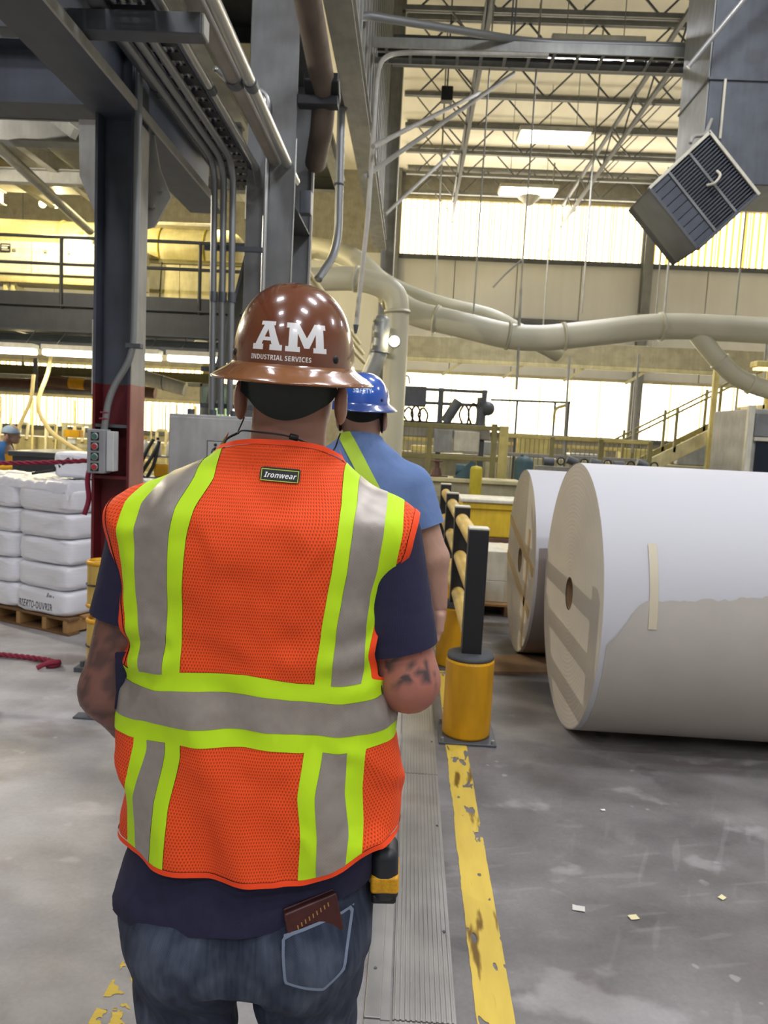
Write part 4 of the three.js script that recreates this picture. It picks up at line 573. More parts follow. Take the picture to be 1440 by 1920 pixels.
// ---------------------------------------------------------------- air outlet, upper right
{
  const t = thing('air_outlet', 'large grey hanging air duct with a tilted louvred outlet at the upper right', 'air duct', [3.4, 3.7, -8.6]);
  part(t, 'riser', box(2.95, 4.6, 4.55, ROOF - 0.02, -9.35, -8.45, 0.012), M.galvDark); part(t, 'lit_side_face', box(2.938, 2.95, 4.9, ROOF - 0.05, -9.33, -8.47), M.galv); for (const y of [5.6, 6.9, 8.2]) part(t, 'seam', box(2.93, 4.62, y, y + 0.03, -9.37, -8.43, 0.005), M.galvDark);  // paler left sheet paints the light falling on that side of the riser
  const c = V(2.83, 4.32, -8.0), e1 = V(0.683, -0.73, 0), e2 = V(-0.7, -0.714, 0), nz = V(0, 0, 1), q = (u, v, w) => c.clone().addScaledVector(e1, u).addScaledVector(e2, v).addScaledVector(nz, w), H2 = 0.4;
  const slab = (u0, u1, v0, v1, w0, w1) => { const g = box(u0, u1, v0, v1, w0, w1, 0.004); g.applyMatrix4(new THREE.Matrix4().makeBasis(e1, e2, nz).setPosition(c)); const ix = g.index; return g; };
  const fl = (g) => { const h = g.index ? g.toNonIndexed() : g, p = h.attributes.position.array, n = h.attributes.normal.array; for (let i = 0; i < p.length; i += 9) for (let k = 0; k < 3; k++) { let s = p[i + 3 + k]; p[i + 3 + k] = p[i + 6 + k]; p[i + 6 + k] = s; s = n[i + 3 + k]; n[i + 3 + k] = n[i + 6 + k]; n[i + 6 + k] = s; } return h; };
  const SL = (...a) => fl(slab(...a));
  part(t, 'outlet_box', J(SL(-H2, H2, -H2, -H2 + 0.02, -0.75, 0), SL(-H2, H2, H2 - 0.02, H2, -0.75, 0), SL(-H2, -H2 + 0.02, -H2, H2, -0.75, 0), SL(H2 - 0.02, H2, -H2, H2, -0.75, 0), SL(-H2, H2, -H2, H2, -0.75, -0.6)), M.galvDark);
  part(t, 'front_frame', J(SL(-H2 - 0.01, H2 + 0.01, -H2 - 0.012, -H2 + 0.02, -0.03, 0.015), SL(-H2 - 0.012, -H2 + 0.02, -H2, H2, -0.03, 0.015)), M.whiteMetal); part(t, 'lower_frame', J(SL(H2 - 0.02, H2 + 0.012, -H2, H2, -0.03, 0.012), SL(-H2, H2, H2 - 0.02, H2 + 0.012, -0.03, 0.012)), M.steelDark);
  for (const v of [-0.12, 0.15]) part(t, 'divider', SL(-H2, H2, v - 0.014, v + 0.014, -0.03, 0.006), M.steel);
  for (const [v0, v1] of [[-0.375, -0.137], [-0.103, 0.133]]) for (let u = -0.36; u < 0.37; u += 0.033) part(t, 'louvre', SL(u - 0.004, u + 0.012, v0, v1, -0.02, -0.004), M.steelBlue);
  for (let u = -0.36; u < 0.37; u += 0.09) part(t, 'blade', SL(u - 0.042, u + 0.042, 0.167, 0.38, -0.016, -0.006), M.steelBlue);
  part(t, 'back_blades', SL(-0.38, 0.38, -0.38, 0.15, -0.1, -0.08), M.darkTray); part(t, 'handle', tube([q(-0.02, -0.06, 0.0), q(0.02, -0.1, 0.06), q(0.0, -0.2, 0.06), q(-0.06, -0.22, 0.0)], 0.014, 0.06, 8), M.whiteMetal);
  part(t, 'drop_rod', rod([3.1, 5.0, -8.42], [3.1, 5.6, -8.42], 0.015, 8), M.whiteMetal); part(t, 'hook', tube([[2.72, 4.86, -8.2], [2.76, 4.95, -8.25], [2.92, 5.0, -8.35], [3.0, 5.2, -8.44]], 0.02, 0.06, 8), M.steelLight);
}
// ---------------------------------------------------------------- guarded machines in the background
{
  const f = thing('guard_fence', 'olive yellow machine guard fence behind the man in blue', 'fence', [0.6, 0, -13]);
  for (const x of [-1.0, -0.35, 0.31, 1.42]) part(f, 'post', box(x - 0.045, x + 0.045, 0, x > 1 ? 1.98 : 1.9, -13.05, -12.96, 0.008), M.olive); part(f, 'wide_post', box(1.5, 1.66, 0, 1.95, -13.05, -12.95, 0.01), M.yellowMachine);
  for (const y of [1.9, 1.37, 0.2]) part(f, 'rail', box(-1.0, 1.5, y - 0.04, y + 0.04, -13.04, -12.97, 0.008), M.olive); for (let x = -0.96; x < 0.28; x += 0.075) part(f, 'bar', box(x, x + 0.014, 1.4, 1.87, -13.01, -12.99), M.olive);
  const g = thing('guard_fence', 'long low olive guard fence behind the paper rolls', 'fence', [3.2, 0, -14]);
  for (const x of [1.7, 2.6, 3.5, 4.4]) part(g, 'post', box(x - 0.04, x + 0.04, 0, 1.82, -14.04, -13.96, 0.008), M.olive); for (const y of [1.8, 1.46, 0.9]) part(g, 'rail', box(1.7, 4.4, y - 0.035, y + 0.035, -14.03, -13.97, 0.008), y > 1.7 ? M.yellowMachine : M.wallDark); for (let x = 1.76; x < 4.4; x += 0.085) part(g, 'bar', box(x, x + 0.015, 0.9, 1.78, -14.01, -13.99), M.olive);
  const m = thing('transfer_machine', 'grey transfer machine with hoses against the bright low window', 'machine', [0.5, 0, -14.6]);
  for (const x of [-0.45, 0.52, 1.36]) part(m, 'upright', box(x - 0.05, x + 0.05, 0, 2.66, -14.7, -14.6, 0.01), M.galvDark); for (const y of [2.62, 2.36, 1.98]) part(m, 'crossbar', box(-0.5, 1.42, y - 0.03, y + 0.03, -14.69, -14.62, 0.008), M.galvDark);
  part(m, 'drive_box', box(-0.22, 0.24, 2.28, 2.66, -14.8, -14.5, 0.02), M.galvDark); part(m, 'motor', rod([0.62, 2.0, -14.5], [0.86, 2.42, -14.5], 0.1, 16), M.galvDark); part(m, 'motor', rod([1.3, 1.95, -14.5], [1.3, 2.5, -14.5], 0.09, 16), M.galvDark); part(m, 'gearbox', new THREE.SphereGeometry(0.14, 16, 12).translate(1.42, 2.3, -14.5), M.galvDark);
  for (const [x, h] of [[-0.12, 0.2], [0.02, 0.24], [0.16, 0.2], [0.95, 0.3], [1.12, 0.34]]) part(m, 'hose', sweep(new THREE.CatmullRomCurve3([[x, 2.0, -14.55], [x - 0.06, 2.0 + h * 0.6, -14.5], [x + 0.03, 2.05 + h, -14.5], [x + 0.12, 2.0 + h * 0.7, -14.52], [x + 0.1, 1.98, -14.55]].map(vv)).getSpacedPoints(24), 0.02, 8), M.cable);
  part(m, 'bent_pipe', tube([[-0.35, 2.66, -14.6], [-0.32, 2.85, -14.6], [-0.12, 2.86, -14.6], [-0.1, 2.7, -14.6]], 0.018, 0.06, 8), M.galvDark); part(m, 'bed', box(-0.6, 1.5, 1.7, 1.94, -14.9, -14.5, 0.02), M.wallDark); part(m, 'panel', box(0.42, 0.78, 1.42, 1.86, -14.5, -14.4, 0.01), M.galv); part(m, 'white_hood', box(0.8, 1.3, 1.45, 1.85, -14.55, -14.45, 0.02), M.whiteMetal); part(m, 'skirt', box(-0.6, 1.5, 0, 1.4, -15.2, -14.9, 0.02), M.beige);
  const c = thing('gantry_pipe', 'thin pipe frame standing in front of the wide low window', 'pipe frame', [2.2, 0, -14.3]); part(c, 'crossbar', rod([1.45, 2.46, -14.3], [2.95, 2.48, -14.3], 0.022, 8), M.steelDark); for (const x of [1.95, 2.66, 2.92]) part(c, 'leg', rod([x, 0, -14.3], [x, 2.47, -14.3], 0.022, 8), M.steelDark); part(c, 'lamp_arm', tube([[2.66, 2.1, -14.3], [2.66, 2.36, -14.3], [2.9, 2.44, -14.3]], 0.03, 0.1, 8), M.yellowMachine);
  const w = thing('work_table', 'cream topped work table behind the yellow bollard', 'table', [0.9, 0, -11.9]); part(w, 'top', box(0.1, 1.75, 1.02, 1.08, -12.3, -11.6, 0.01), M.cream); part(w, 'apron', box(0.15, 1.7, 0.78, 1.02, -12.2, -11.66, 0.01), M.beige); for (const [x, z] of [[0.2, -11.7], [1.65, -11.7], [0.2, -12.2], [1.65, -12.2]]) part(w, 'leg', box(x - 0.04, x + 0.04, 0, 0.8, z - 0.04, z + 0.04), M.cream);
  const v = thing('brown_valve', 'small brown valve body on the work table', 'valve', [0.42, 1.08, -11.9]); part(v, 'body', cyl(0.1, 0.06, 0.14, 0.42, 1.08, -11.9, 16), M.brown); part(v, 'stem', cyl(0.04, 0.04, 0.1, 0.42, 1.22, -11.9, 12), M.brown); part(v, 'wheel', torus(0.08, 0.014, [0.42, 1.33, -11.9], 'y'), M.brown); part(v, 'base', box(0.26, 0.6, 1.081, 1.1, -12.0, -11.8), M.brown);
  const p = thing('teal_pump', 'teal pump with a slanted guard on the work table', 'pump', [0.92, 1.08, -11.95]); part(p, 'motor', rod([0.72, 1.2, -11.95], [1.05, 1.2, -11.95], 0.1, 18), M.teal); const sh = new THREE.Shape([[0.7, 1.09], [0.95, 1.36], [1.02, 1.34], [1.1, 1.09]].map((q) => new THREE.Vector2(...q))); part(p, 'guard', new THREE.ExtrudeGeometry(sh, { depth: 0.08, bevelEnabled: false }).translate(0, 0, -11.86), M.teal); part(p, 'foot', box(0.7, 1.12, 1.081, 1.1, -12.06, -11.8), M.steelDark);
  const b = thing('teal_drum', 'dark teal drum showing over the second paper roll', 'drum', [1.85, 0, -12.6]); part(b, 'shell', new THREE.LatheGeometry([[0, 0], [0.15, 0], [0.16, 0.05], [0.15, 0.5], [0.16, 0.54], [0.15, 1.0], [0.16, 1.36], [0.12, 1.44], [0, 1.47]].map((q) => new THREE.Vector2(...q)), 28).translate(1.9, 0, -12.6), M.teal); part(b, 'bung', cyl(0.03, 0.03, 0.03, 1.86, 1.455, -12.6, 10), M.steelDark);
  const mo = thing('conveyor_drive', 'row of dark wheels and motors behind the second paper roll', 'conveyor', [2.7, 0, -13.2]); part(mo, 'frame', box(2.2, 4.3, 1.15, 1.3, -13.3, -13.1, 0.01), M.wallDark); for (const x of [2.4, 2.8, 3.2, 3.6, 4.0]) { part(mo, 'motor', rod([x - 0.09, 1.38 + ((x * 50) % 3) * 0.03, -13.1], [x + 0.09, 1.38, -13.1], 0.07, 14), M.galvDark); part(mo, 'hand_wheel', torus(0.06, 0.014, [x + 0.2, 1.4, -13.05], 'z'), M.cable); }; for (const x of [2.25, 4.25]) part(mo, 'leg', box(x - 0.05, x + 0.05, 0, 1.15, -13.28, -13.12), M.wallDark);
  // stairs and platform on the right
  const s = thing('yellow_stairs', 'cream yellow stairs climbing right behind the paper rolls', 'stairs', [5.3, 0, -15]);
  for (const z of [-15.6, -14.9]) { part(s, 'stringer', bar([3.9, 0.9, z], [6.7, 2.5, z], 0.05, 0.26, 0.01), z > -15 ? M.cream : M.olive); part(s, 'hand_rail', bar([4.0, 1.75, z], [6.7, 3.3, z], 0.04, 0.04, 0.01), M.olive); for (const [x, y] of [[4.35, 1.2], [5.15, 1.65], [5.95, 2.1]]) part(s, 'baluster', box(x - 0.025, x + 0.025, y, y + 0.85, z - 0.025, z + 0.025), M.olive); }
  for (let i = 0; i < 9; i++) part(s, 'tread', box(4.0 + i * 0.3, 4.26 + i * 0.3, 0.98 + i * 0.172, 1.01 + i * 0.172, -15.57, -14.93), M.yellowMachine); part(s, 'support', box(3.9, 4.02, 0, 1.0, -15.5, -15.0), M.olive);
  const pl = thing('stair_platform', 'yellow landing at the head of the cream stairs', 'platform', [7.5, 0, -15.2]); part(pl, 'deck', box(6.7, 9, 2.55, 2.65, -16, -14.6, 0.01), M.yellowMachine); for (const x of [5.75, 6.75, 7.6, 8.6]) part(pl, 'post', box(x - 0.05, x + 0.05, 0, 3.4, -14.75, -14.65, 0.01), M.yellowMachine); part(pl, 'rail', rod([6.7, 3.5, -14.7], [9, 3.5, -14.7], 0.03, 8), M.yellowMachine);
  const k = thing('control_cabin', 'grey control cabin with a dark window at the right edge of the photo', 'cabin', [5.4, 0, -10.6]);
  part(k, 'body', box(4.4, 6.4, 0, 2.28, -11.2, -10.0, 0.02), M.steelLight); part(k, 'corner_post', box(4.36, 4.44, 0, 2.32, -10.03, -9.95, 0.01), M.whiteMetal); part(k, 'grey_panel', box(4.46, 6.3, 1.92, 2.22, -10.0, -9.975, 0.008), M.steel); part(k, 'window', box(4.5, 6.2, 1.2, 1.86, -10.0, -9.98, 0.005), M.glassDark); part(k, 'window_sill', box(4.46, 6.3, 1.86, 1.91, -10.0, -9.95, 0.006), M.whiteMetal);
  const y2 = thing('ceiling_lamp_bar', 'yellow-lit flat lamp bar above the control cabin', 'lamp', [6.4, 3.2, -14]); part(y2, 'bar', box(6.1, 7.4, 3.25, 3.36, -14.1, -13.8, 0.02), M.yellowMachine); part(y2, 'diffuser', box(6.15, 7.35, 3.21, 3.25, -14.07, -13.83), S({ color: 0xffffff, emissive: 0xffe08a, emissiveIntensity: 2 })); for (const x of [6.3, 7.2]) part(y2, 'hanger', rod([x, 3.36, -13.95], [x, 6.4, -13.95], 0.012, 6), M.galvDark);
  const yl = new THREE.RectAreaLight(0xffe08a, 4, 1.2, 0.24); yl.name = 'light'; yl.position.set(0.35, 0.0, 0.05); yl.rotation.x = -Math.PI / 2; yl.castShadow = true; y2.add(yl);
  const en = thing('machine_block', 'long beige machine block filling the lane behind the guard fences', 'machine', [4, 0, -18]); part(en, 'body', box(-0.4, 9, 0, 1.35, -18.6, -17.6, 0.03), M.beige); part(en, 'top_rail', box(-0.4, 9, 1.6, 1.68, -18.2, -18.1, 0.01), M.yellowMachine); for (let x = -0.2; x < 9; x += 0.8) part(en, 'stanchion', box(x, x + 0.05, 1.35, 1.62, -18.18, -18.12), M.yellowMachine); for (let i = 0; i < 7; i++) part(en, 'module', box(0 + i * 1.25, 0.8 + i * 1.25, 1.35, 1.5 + 0.18 * ((i * 7) % 3), -18.5, -17.8, 0.03), i % 2 ? M.galv : M.yellowMachine);
}

// ---------------------------------------------------------------- people: distance fields meshed with surface nets
const smin = (a, b, k) => { const h = clamp(0.5 + (0.5 * (b - a)) / k, 0, 1); return b + (a - b) * h - k * h * (1 - h); };
function cap3(a, b, ra, rb) {
  const [ax, ay, az] = a, dx = b[0] - ax, dy = b[1] - ay, dz = b[2] - az, L = dx * dx + dy * dy + dz * dz;
  return (x, y, z) => { const px = x - ax, py = y - ay, pz = z - az, t = clamp((px * dx + py * dy + pz * dz) / L, 0, 1); return Math.hypot(px - dx * t, py - dy * t, pz - dz * t) - (ra + (rb - ra) * t); };
}
const ell = (c, r) => { const m = Math.min(...r); return (x, y, z) => (Math.hypot((x - c[0]) / r[0], (y - c[1]) / r[1], (z - c[2]) / r[2]) - 1) * m; };
function loft(rows, n = 2.3, grow = 0) {                 // rows of [y, cx, a, cz, b]
  const lo = rows[0][0], hi = rows[rows.length - 1][0], o = [0, 0, 0, 0, 0], cache = new Map();
  const row = (y) => {
    let i = 0; while (i < rows.length - 2 && y > rows[i + 1][0]) i++;
    const p1 = rows[i], p2 = rows[i + 1], p0 = rows[Math.max(i - 1, 0)], p3 = rows[Math.min(i + 2, rows.length - 1)], d = p2[0] - p1[0], t = clamp((y - p1[0]) / d, 0, 1), r = [];
    for (let k = 1; k < 5; k++) { const m1 = p0 === p1 ? (p2[k] - p1[k]) / d : (p2[k] - p0[k]) / (p2[0] - p0[0]), m2 = p3 === p2 ? (p2[k] - p1[k]) / d : (p3[k] - p1[k]) / (p3[0] - p1[0]), t2 = t * t, t3 = t2 * t; r.push((2 * t3 - 3 * t2 + 1) * p1[k] + (t3 - 2 * t2 + t) * m1 * d + (-2 * t3 + 3 * t2) * p2[k] + (t3 - t2) * m2 * d); }
    return r;
  };
  return (x, y, z) => { let r = cache.get(y); if (!r) { r = row(y); cache.set(y, r); if (cache.size > 4000) cache.clear(); } const a = r[1] + grow, b = r[3] + grow; const k = Math.pow(Math.pow(Math.abs((x - r[0]) / a), n) + Math.pow(Math.abs((z - r[2]) / b), n), 1 / n); return Math.max((k - 1) * Math.min(a, b), lo - y, y - hi); };
}
function nets(sdf, lo, hi, h) {
  const nx = Math.ceil((hi[0] - lo[0]) / h) + 1, ny = Math.ceil((hi[1] - lo[1]) / h) + 1, nz = Math.ceil((hi[2] - lo[2]) / h) + 1, v = new Float32Array(nx * ny * nz), id = new Int32Array(nx * ny * nz).fill(-1), pos = [], idx = [];
  const at = (i, j, k) => (k * ny + j) * nx + i;
  for (let j = 0; j < ny; j++) for (let k = 0; k < nz; k++) for (let i = 0; i < nx; i++) v[at(i, j, k)] = sdf(lo[0] + i * h, lo[1] + j * h, lo[2] + k * h);
  const E = []; for (let a = 0; a < 8; a++) for (const b of [1, 2, 4]) if (!(a & b)) E.push([a, a | b]);
  for (let k = 0; k < nz - 1; k++) for (let j = 0; j < ny - 1; j++) for (let i = 0; i < nx - 1; i++) {
    const c = []; let m = 0; for (let a = 0; a < 8; a++) { const q = v[at(i + (a & 1), j + ((a >> 1) & 1), k + ((a >> 2) & 1))]; c.push(q); if (q < 0) m |= 1 << a; }
    if (m === 0 || m === 255) continue; let sx = 0, sy = 0, sz = 0, n = 0;
    for (const [a, b] of E) if ((c[a] < 0) !== (c[b] < 0)) { const t = c[a] / (c[a] - c[b]); sx += (a & 1) + t * ((b & 1) - (a & 1)); sy += ((a >> 1) & 1) + t * (((b >> 1) & 1) - ((a >> 1) & 1)); sz += ((a >> 2) & 1) + t * (((b >> 2) & 1) - ((a >> 2) & 1)); n++; }
    id[at(i, j, k)] = pos.length / 3; pos.push(lo[0] + (i + sx / n) * h, lo[1] + (j + sy / n) * h, lo[2] + (k + sz / n) * h);
  }
  const quad = (a, b, c, d, f) => { if (a < 0 || b < 0 || c < 0 || d < 0) return; f ? idx.push(a, b, c, a, c, d) : idx.push(a, c, b, a, d, c); };
  for (let k = 1; k < nz - 1; k++) for (let j = 1; j < ny - 1; j++) for (let i = 1; i < nx - 1; i++) {
    const s = v[at(i, j, k)] < 0;
    if (s !== v[at(i + 1, j, k)] < 0) quad(id[at(i, j - 1, k - 1)], id[at(i, j, k - 1)], id[at(i, j, k)], id[at(i, j - 1, k)], s);
    if (s !== v[at(i, j + 1, k)] < 0) quad(id[at(i - 1, j, k - 1)], id[at(i - 1, j, k)], id[at(i, j, k)], id[at(i, j, k - 1)], s);
    if (s !== v[at(i, j, k + 1)] < 0) quad(id[at(i - 1, j - 1, k)], id[at(i, j - 1, k)], id[at(i, j, k)], id[at(i - 1, j, k)], s);
  }
  const nr = new Float32Array(pos.length);
  for (let t = 0; t < idx.length; t += 3) { const [a, b, c] = [idx[t] * 3, idx[t + 1] * 3, idx[t + 2] * 3], ux = pos[b] - pos[a], uy = pos[b + 1] - pos[a + 1], uz = pos[b + 2] - pos[a + 2], wx = pos[c] - pos[a], wy = pos[c + 1] - pos[a + 1], wz = pos[c + 2] - pos[a + 2], X = uy * wz - uz * wy, Y = uz * wx - ux * wz, Z = ux * wy - uy * wx; for (const q of [a, b, c]) { nr[q] += X; nr[q + 1] += Y; nr[q + 2] += Z; } }
  for (let i = 0; i < nr.length; i += 3) { const l = Math.hypot(nr[i], nr[i + 1], nr[i + 2]) || 1; nr[i] /= l; nr[i + 1] /= l; nr[i + 2] /= l; }
  return { pos, nrm: Array.from(nr), idx };
}
function split(m, f) {                                   // cuts a mesh along f = 0 into [f >= 0, f < 0]
  const n = m.pos.length / 3, val = new Float32Array(n); for (let i = 0; i < n; i++) val[i] = f(m.pos[i * 3], m.pos[i * 3 + 1], m.pos[i * 3 + 2]);
  const out = [0, 1].map(() => ({ pos: [], nrm: [], idx: [], map: new Map(), cut: new Map() }));
  const vert = (o, i) => { let k = o.map.get(i); if (k === undefined) { k = o.pos.length / 3; o.pos.push(m.pos[i * 3], m.pos[i * 3 + 1], m.pos[i * 3 + 2]); o.nrm.push(m.nrm[i * 3], m.nrm[i * 3 + 1], m.nrm[i * 3 + 2]); o.map.set(i, k); } return k; };
  const edge = (o, i, j) => { const key = i < j ? i * n + j : j * n + i; let k = o.cut.get(key); if (k === undefined) { const t = val[i] / (val[i] - val[j]); k = o.pos.length / 3; for (let c = 0; c < 3; c++) { o.pos.push(mix(m.pos[i * 3 + c], m.pos[j * 3 + c], t)); o.nrm.push(mix(m.nrm[i * 3 + c], m.nrm[j * 3 + c], t)); } o.cut.set(key, k); } return k; };
  for (let t = 0; t < m.idx.length; t += 3) {
    const T = [m.idx[t], m.idx[t + 1], m.idx[t + 2]], s = T.map((i) => val[i] >= 0);
    for (const w of [0, 1]) { const o = out[w], poly = []; for (let k = 0; k < 3; k++) { const i = T[k], j = T[(k + 1) % 3]; if (s[k] === (w === 0)) poly.push(vert(o, i)); if (s[k] !== s[(k + 1) % 3]) poly.push(edge(o, i, j)); } for (let k = 2; k < poly.length; k++) o.idx.push(poly[0], poly[k - 1], poly[k]); }
  }
  return out.map(({ pos, nrm, idx }) => ({ pos, nrm, idx }));
}
function geoOf(m, { off = 0, uv = 'cyl', cx = 0, color, R = 0.2 } = {}) {
  const n = m.pos.length / 3, p = new Float32Array(n * 3), U = new Float32Array(n * 2), col = color ? new Float32Array(n * 3) : null;
  for (let i = 0; i < n; i++) { for (let c = 0; c < 3; c++) p[i * 3 + c] = m.pos[i * 3 + c] + m.nrm[i * 3 + c] * off; const x = p[i * 3], y = p[i * 3 + 1], z = p[i * 3 + 2];
    if (typeof uv === 'function') { const q = uv(x, y, z); U[i * 2] = q[0]; U[i * 2 + 1] = q[1]; } else { U[i * 2] = Math.atan2(x - cx, z) * R; U[i * 2 + 1] = y; }
    if (col) { const q = color(x, y, z); col[i * 3] = q[0]; col[i * 3 + 1] = q[1]; col[i * 3 + 2] = q[2]; } }
  const g = new THREE.BufferGeometry(); g.setAttribute('position', new THREE.BufferAttribute(p, 3)); g.setAttribute('normal', new THREE.Float32BufferAttribute(m.nrm, 3)); g.setAttribute('uv', new THREE.BufferAttribute(U, 2)); if (col) g.setAttribute('color', new THREE.BufferAttribute(col, 3)); g.setIndex(m.idx); return g;
}
const join = (ms) => { const o = { pos: [], nrm: [], idx: [] }; for (const m of ms) { const b = o.pos.length / 3; for (const q of m.pos) o.pos.push(q); for (const q of m.nrm) o.nrm.push(q); for (const q of m.idx) o.idx.push(q + b); } return o; };
const put = (name, geo, mat, parent) => { const m = new THREE.Mesh(geo, mat); m.name = name; parent.add(m); return m; };
const curve = (xs, ys) => (x) => { if (x <= xs[0]) return ys[0]; for (let i = 1; i < xs.length; i++) if (x <= xs[i]) return mix(ys[i - 1], ys[i], sstep(0, 1, (x - xs[i - 1]) / (xs[i] - xs[i - 1])) * 0.35 + 0.65 * ((x - xs[i - 1]) / (xs[i] - xs[i - 1]))); return ys[ys.length - 1]; };
function handSdf(w, dir, thumbSide, curl, s = 1, flip = 1) {        // wrist point, finger direction, unit vector to the thumb side
  const f = vv(dir).normalize(), t = vv(thumbSide); t.addScaledVector(f, -t.dot(f)).normalize(); const n = f.clone().cross(t).multiplyScalar(flip), P0 = vv(w), q = (a, b, c) => P0.clone().addScaledVector(f, a * s).addScaledVector(t, b * s).addScaledVector(n, c * s).toArray();
  const fs = [cap3(q(0, 0, 0), q(0.05, 0.012, 0), 0.026 * s, 0.026 * s), cap3(q(0.03, -0.02, 0), q(0.085, -0.026, 0), 0.018 * s, 0.015 * s), cap3(q(0.03, 0.0, 0), q(0.09, 0.0, 0), 0.019 * s, 0.016 * s), cap3(q(0.03, 0.02, 0), q(0.085, 0.028, 0), 0.018 * s, 0.015 * s)], fi = [];
  [[0.03, 0.042, 0.072], [0.01, 0.046, 0.08], [-0.011, 0.043, 0.074], [-0.03, 0.034, 0.058]].forEach(([b, l1, l2], i) => { const a1 = curl * 0.7, a2 = curl * 1.7, x1 = 0.088 + l1 * Math.cos(a1), z1 = l1 * Math.sin(a1), L2 = l2 * 0.38, L3 = l2 * 0.3, x2 = x1 + L2 * Math.cos(a2), z2 = z1 + L2 * Math.sin(a2), a3 = a2 + curl * 0.6, x3 = x2 + L3 * Math.cos(a3), z3 = z2 + L3 * Math.sin(a3); fi.push([cap3(q(0.082, b * 0.9, 0), q(x1, b, z1), 0.0098 * s, 0.0088 * s), cap3(q(x1, b, z1), q(x2, b, z2), 0.0088 * s, 0.008 * s), cap3(q(x2, b, z2), q(x3, b, z3), 0.008 * s, 0.007 * s)]); });
  fi.push([cap3(q(0.02, 0.025, 0.004), q(0.055, 0.05, 0.014), 0.015 * s, 0.012 * s), cap3(q(0.055, 0.05, 0.014), q(0.088, 0.05, 0.026), 0.0115 * s, 0.009 * s)]);
  return { sdf: (x, y, z) => { let d = 9; for (const g of fs) d = smin(d, g(x, y, z), 0.012 * s); for (const ch of fi) { let e = 9; for (const g of ch) e = smin(e, g(x, y, z), 0.003 * s); d = smin(d, e, 0.004 * s); } return d; }, lo: P0.clone().subScalar(0.17 * s).toArray(), hi: P0.clone().addScalar(0.17 * s).toArray() };
}
function headSdf(c, s = 1) {                              // faces -z
  const q = (x, y, z) => [c[0] + x * s, c[1] + y * s, c[2] + z * s], r = (...a) => a.map((k) => k * s);
  const A = [ell(q(0, 0.03, 0), r(0.074, 0.1, 0.098)), ell(q(0, -0.045, -0.035), r(0.062, 0.068, 0.066)), ell(q(0, -0.085, -0.062), r(0.034, 0.026, 0.034))], nose = cap3(q(0, 0.012, -0.092), q(0, -0.03, -0.112), 0.008 * s, 0.014 * s), brow = cap3(q(-0.04, 0.028, -0.086), q(0.04, 0.028, -0.086), 0.011 * s, 0.011 * s), lip = cap3(q(-0.018, -0.062, -0.092), q(0.018, -0.062, -0.092), 0.008 * s, 0.008 * s), eyes = [-1, 1].map((k) => ell(q(k * 0.031, 0.008, -0.098), r(0.016, 0.011, 0.014))), ears = [-1, 1].map((k) => [ell(q(k * 0.0865, -0.03, 0.012), r(0.0115, 0.036, 0.023)), ell(q(k * 0.099, -0.026, 0.0), r(0.006, 0.022, 0.012))]);
  return (x, y, z) => { let d = 9; for (const g of A) d = smin(d, g(x, y, z), 0.03 * s); for (const e of eyes) d = Math.max(d, -e(x, y, z)); for (const e of eyes) d = Math.min(d, e(x, y, z) + 0.004 * s); d = smin(d, nose(x, y, z), 0.012 * s); d = smin(d, brow(x, y, z), 0.01 * s); d = smin(d, lip(x, y, z), 0.008 * s); for (const [e, i] of ears) d = smin(d, Math.max(e(x, y, z), -i(x, y, z)), 0.006 * s); return d; };
}
function hardHat(parent, cx, yb, cz, A, B, H, brim, mat, edgeMat, tilt = 0) {
  const g = new THREE.Group(); g.name = 'hard_hat'; g.position.set(cx, yb, cz); g.rotation.set(0.1, 0, tilt); parent.add(g);
  const ringGeo = (rows, n = 96, y0, yS) => { const pos = [], uv = [], idx = []; rows.forEach(([s, o, y, bump]) => { for (let k = 0; k <= n; k++) { const a = (k / n) * 2 * Math.PI - Math.PI; const rz = B * s + o, rx = A * s + o; pos.push(Math.sin(a) * rx, y, Math.cos(a) * rz); uv.push(k / n, (y - y0) / yS); } }); for (let i = 0; i < rows.length - 1; i++) for (let k = 0; k < n; k++) { const a = i * (n + 1) + k; idx.push(a, a + 1, a + n + 1, a + 1, a + n + 2, a + n + 1); } const q = new THREE.BufferGeometry(); q.setAttribute('position', new THREE.Float32BufferAttribute(pos, 3)); q.setAttribute('uv', new THREE.Float32BufferAttribute(uv, 2)); q.setIndex(idx); q.computeVertexNormals(); return q; };
  const dome = []; for (let i = 0; i <= 36; i++) { const t = i / 36, a = (t * Math.PI) / 2; dome.push([Math.pow(Math.max(0, Math.cos(a)), 0.82), 0, Math.pow(Math.sin(a), 0.96) * H]); }
  put('shell', ringGeo(dome, 120, -0.02, 0.18), mat, g);
  const br = [[1, -0.001, 0.006], [1, 0.002, 0.001], [1, 0.007, -0.003], [1, brim * 0.5, -0.009], [1, brim * 0.85, -0.016], [1, brim, -0.02], [1, brim + 0.002, -0.0225], [1, brim, -0.0245], [1, brim * 0.8, -0.02], [1, 0.0, -0.007], [0.97, 0, -0.004]];
  put('brim', ringGeo(br, 120, -0.02, 0.18), edgeMat, g);
  const rivet = (a, y) => { const s = Math.pow(Math.cos(Math.asin(Math.pow(y / H, 1 / 0.96))), 0.82), q = new THREE.SphereGeometry(0.0065, 14, 8); q.scale(1, 1, 0.5); q.rotateY(a); q.translate(Math.sin(a) * A * s, y, Math.cos(a) * B * s); put('rivet', q, M.black, g); };
  rivet(0.88, 0.018); rivet(-1.0, 0.018); rivet(2.2, 0.018); rivet(-2.2, 0.018);
  put('headband', ringGeo([[0.86, 0, -0.028], [0.86, 0, 0.02]], 60, 0, 1), M.cable, g); return g;
}
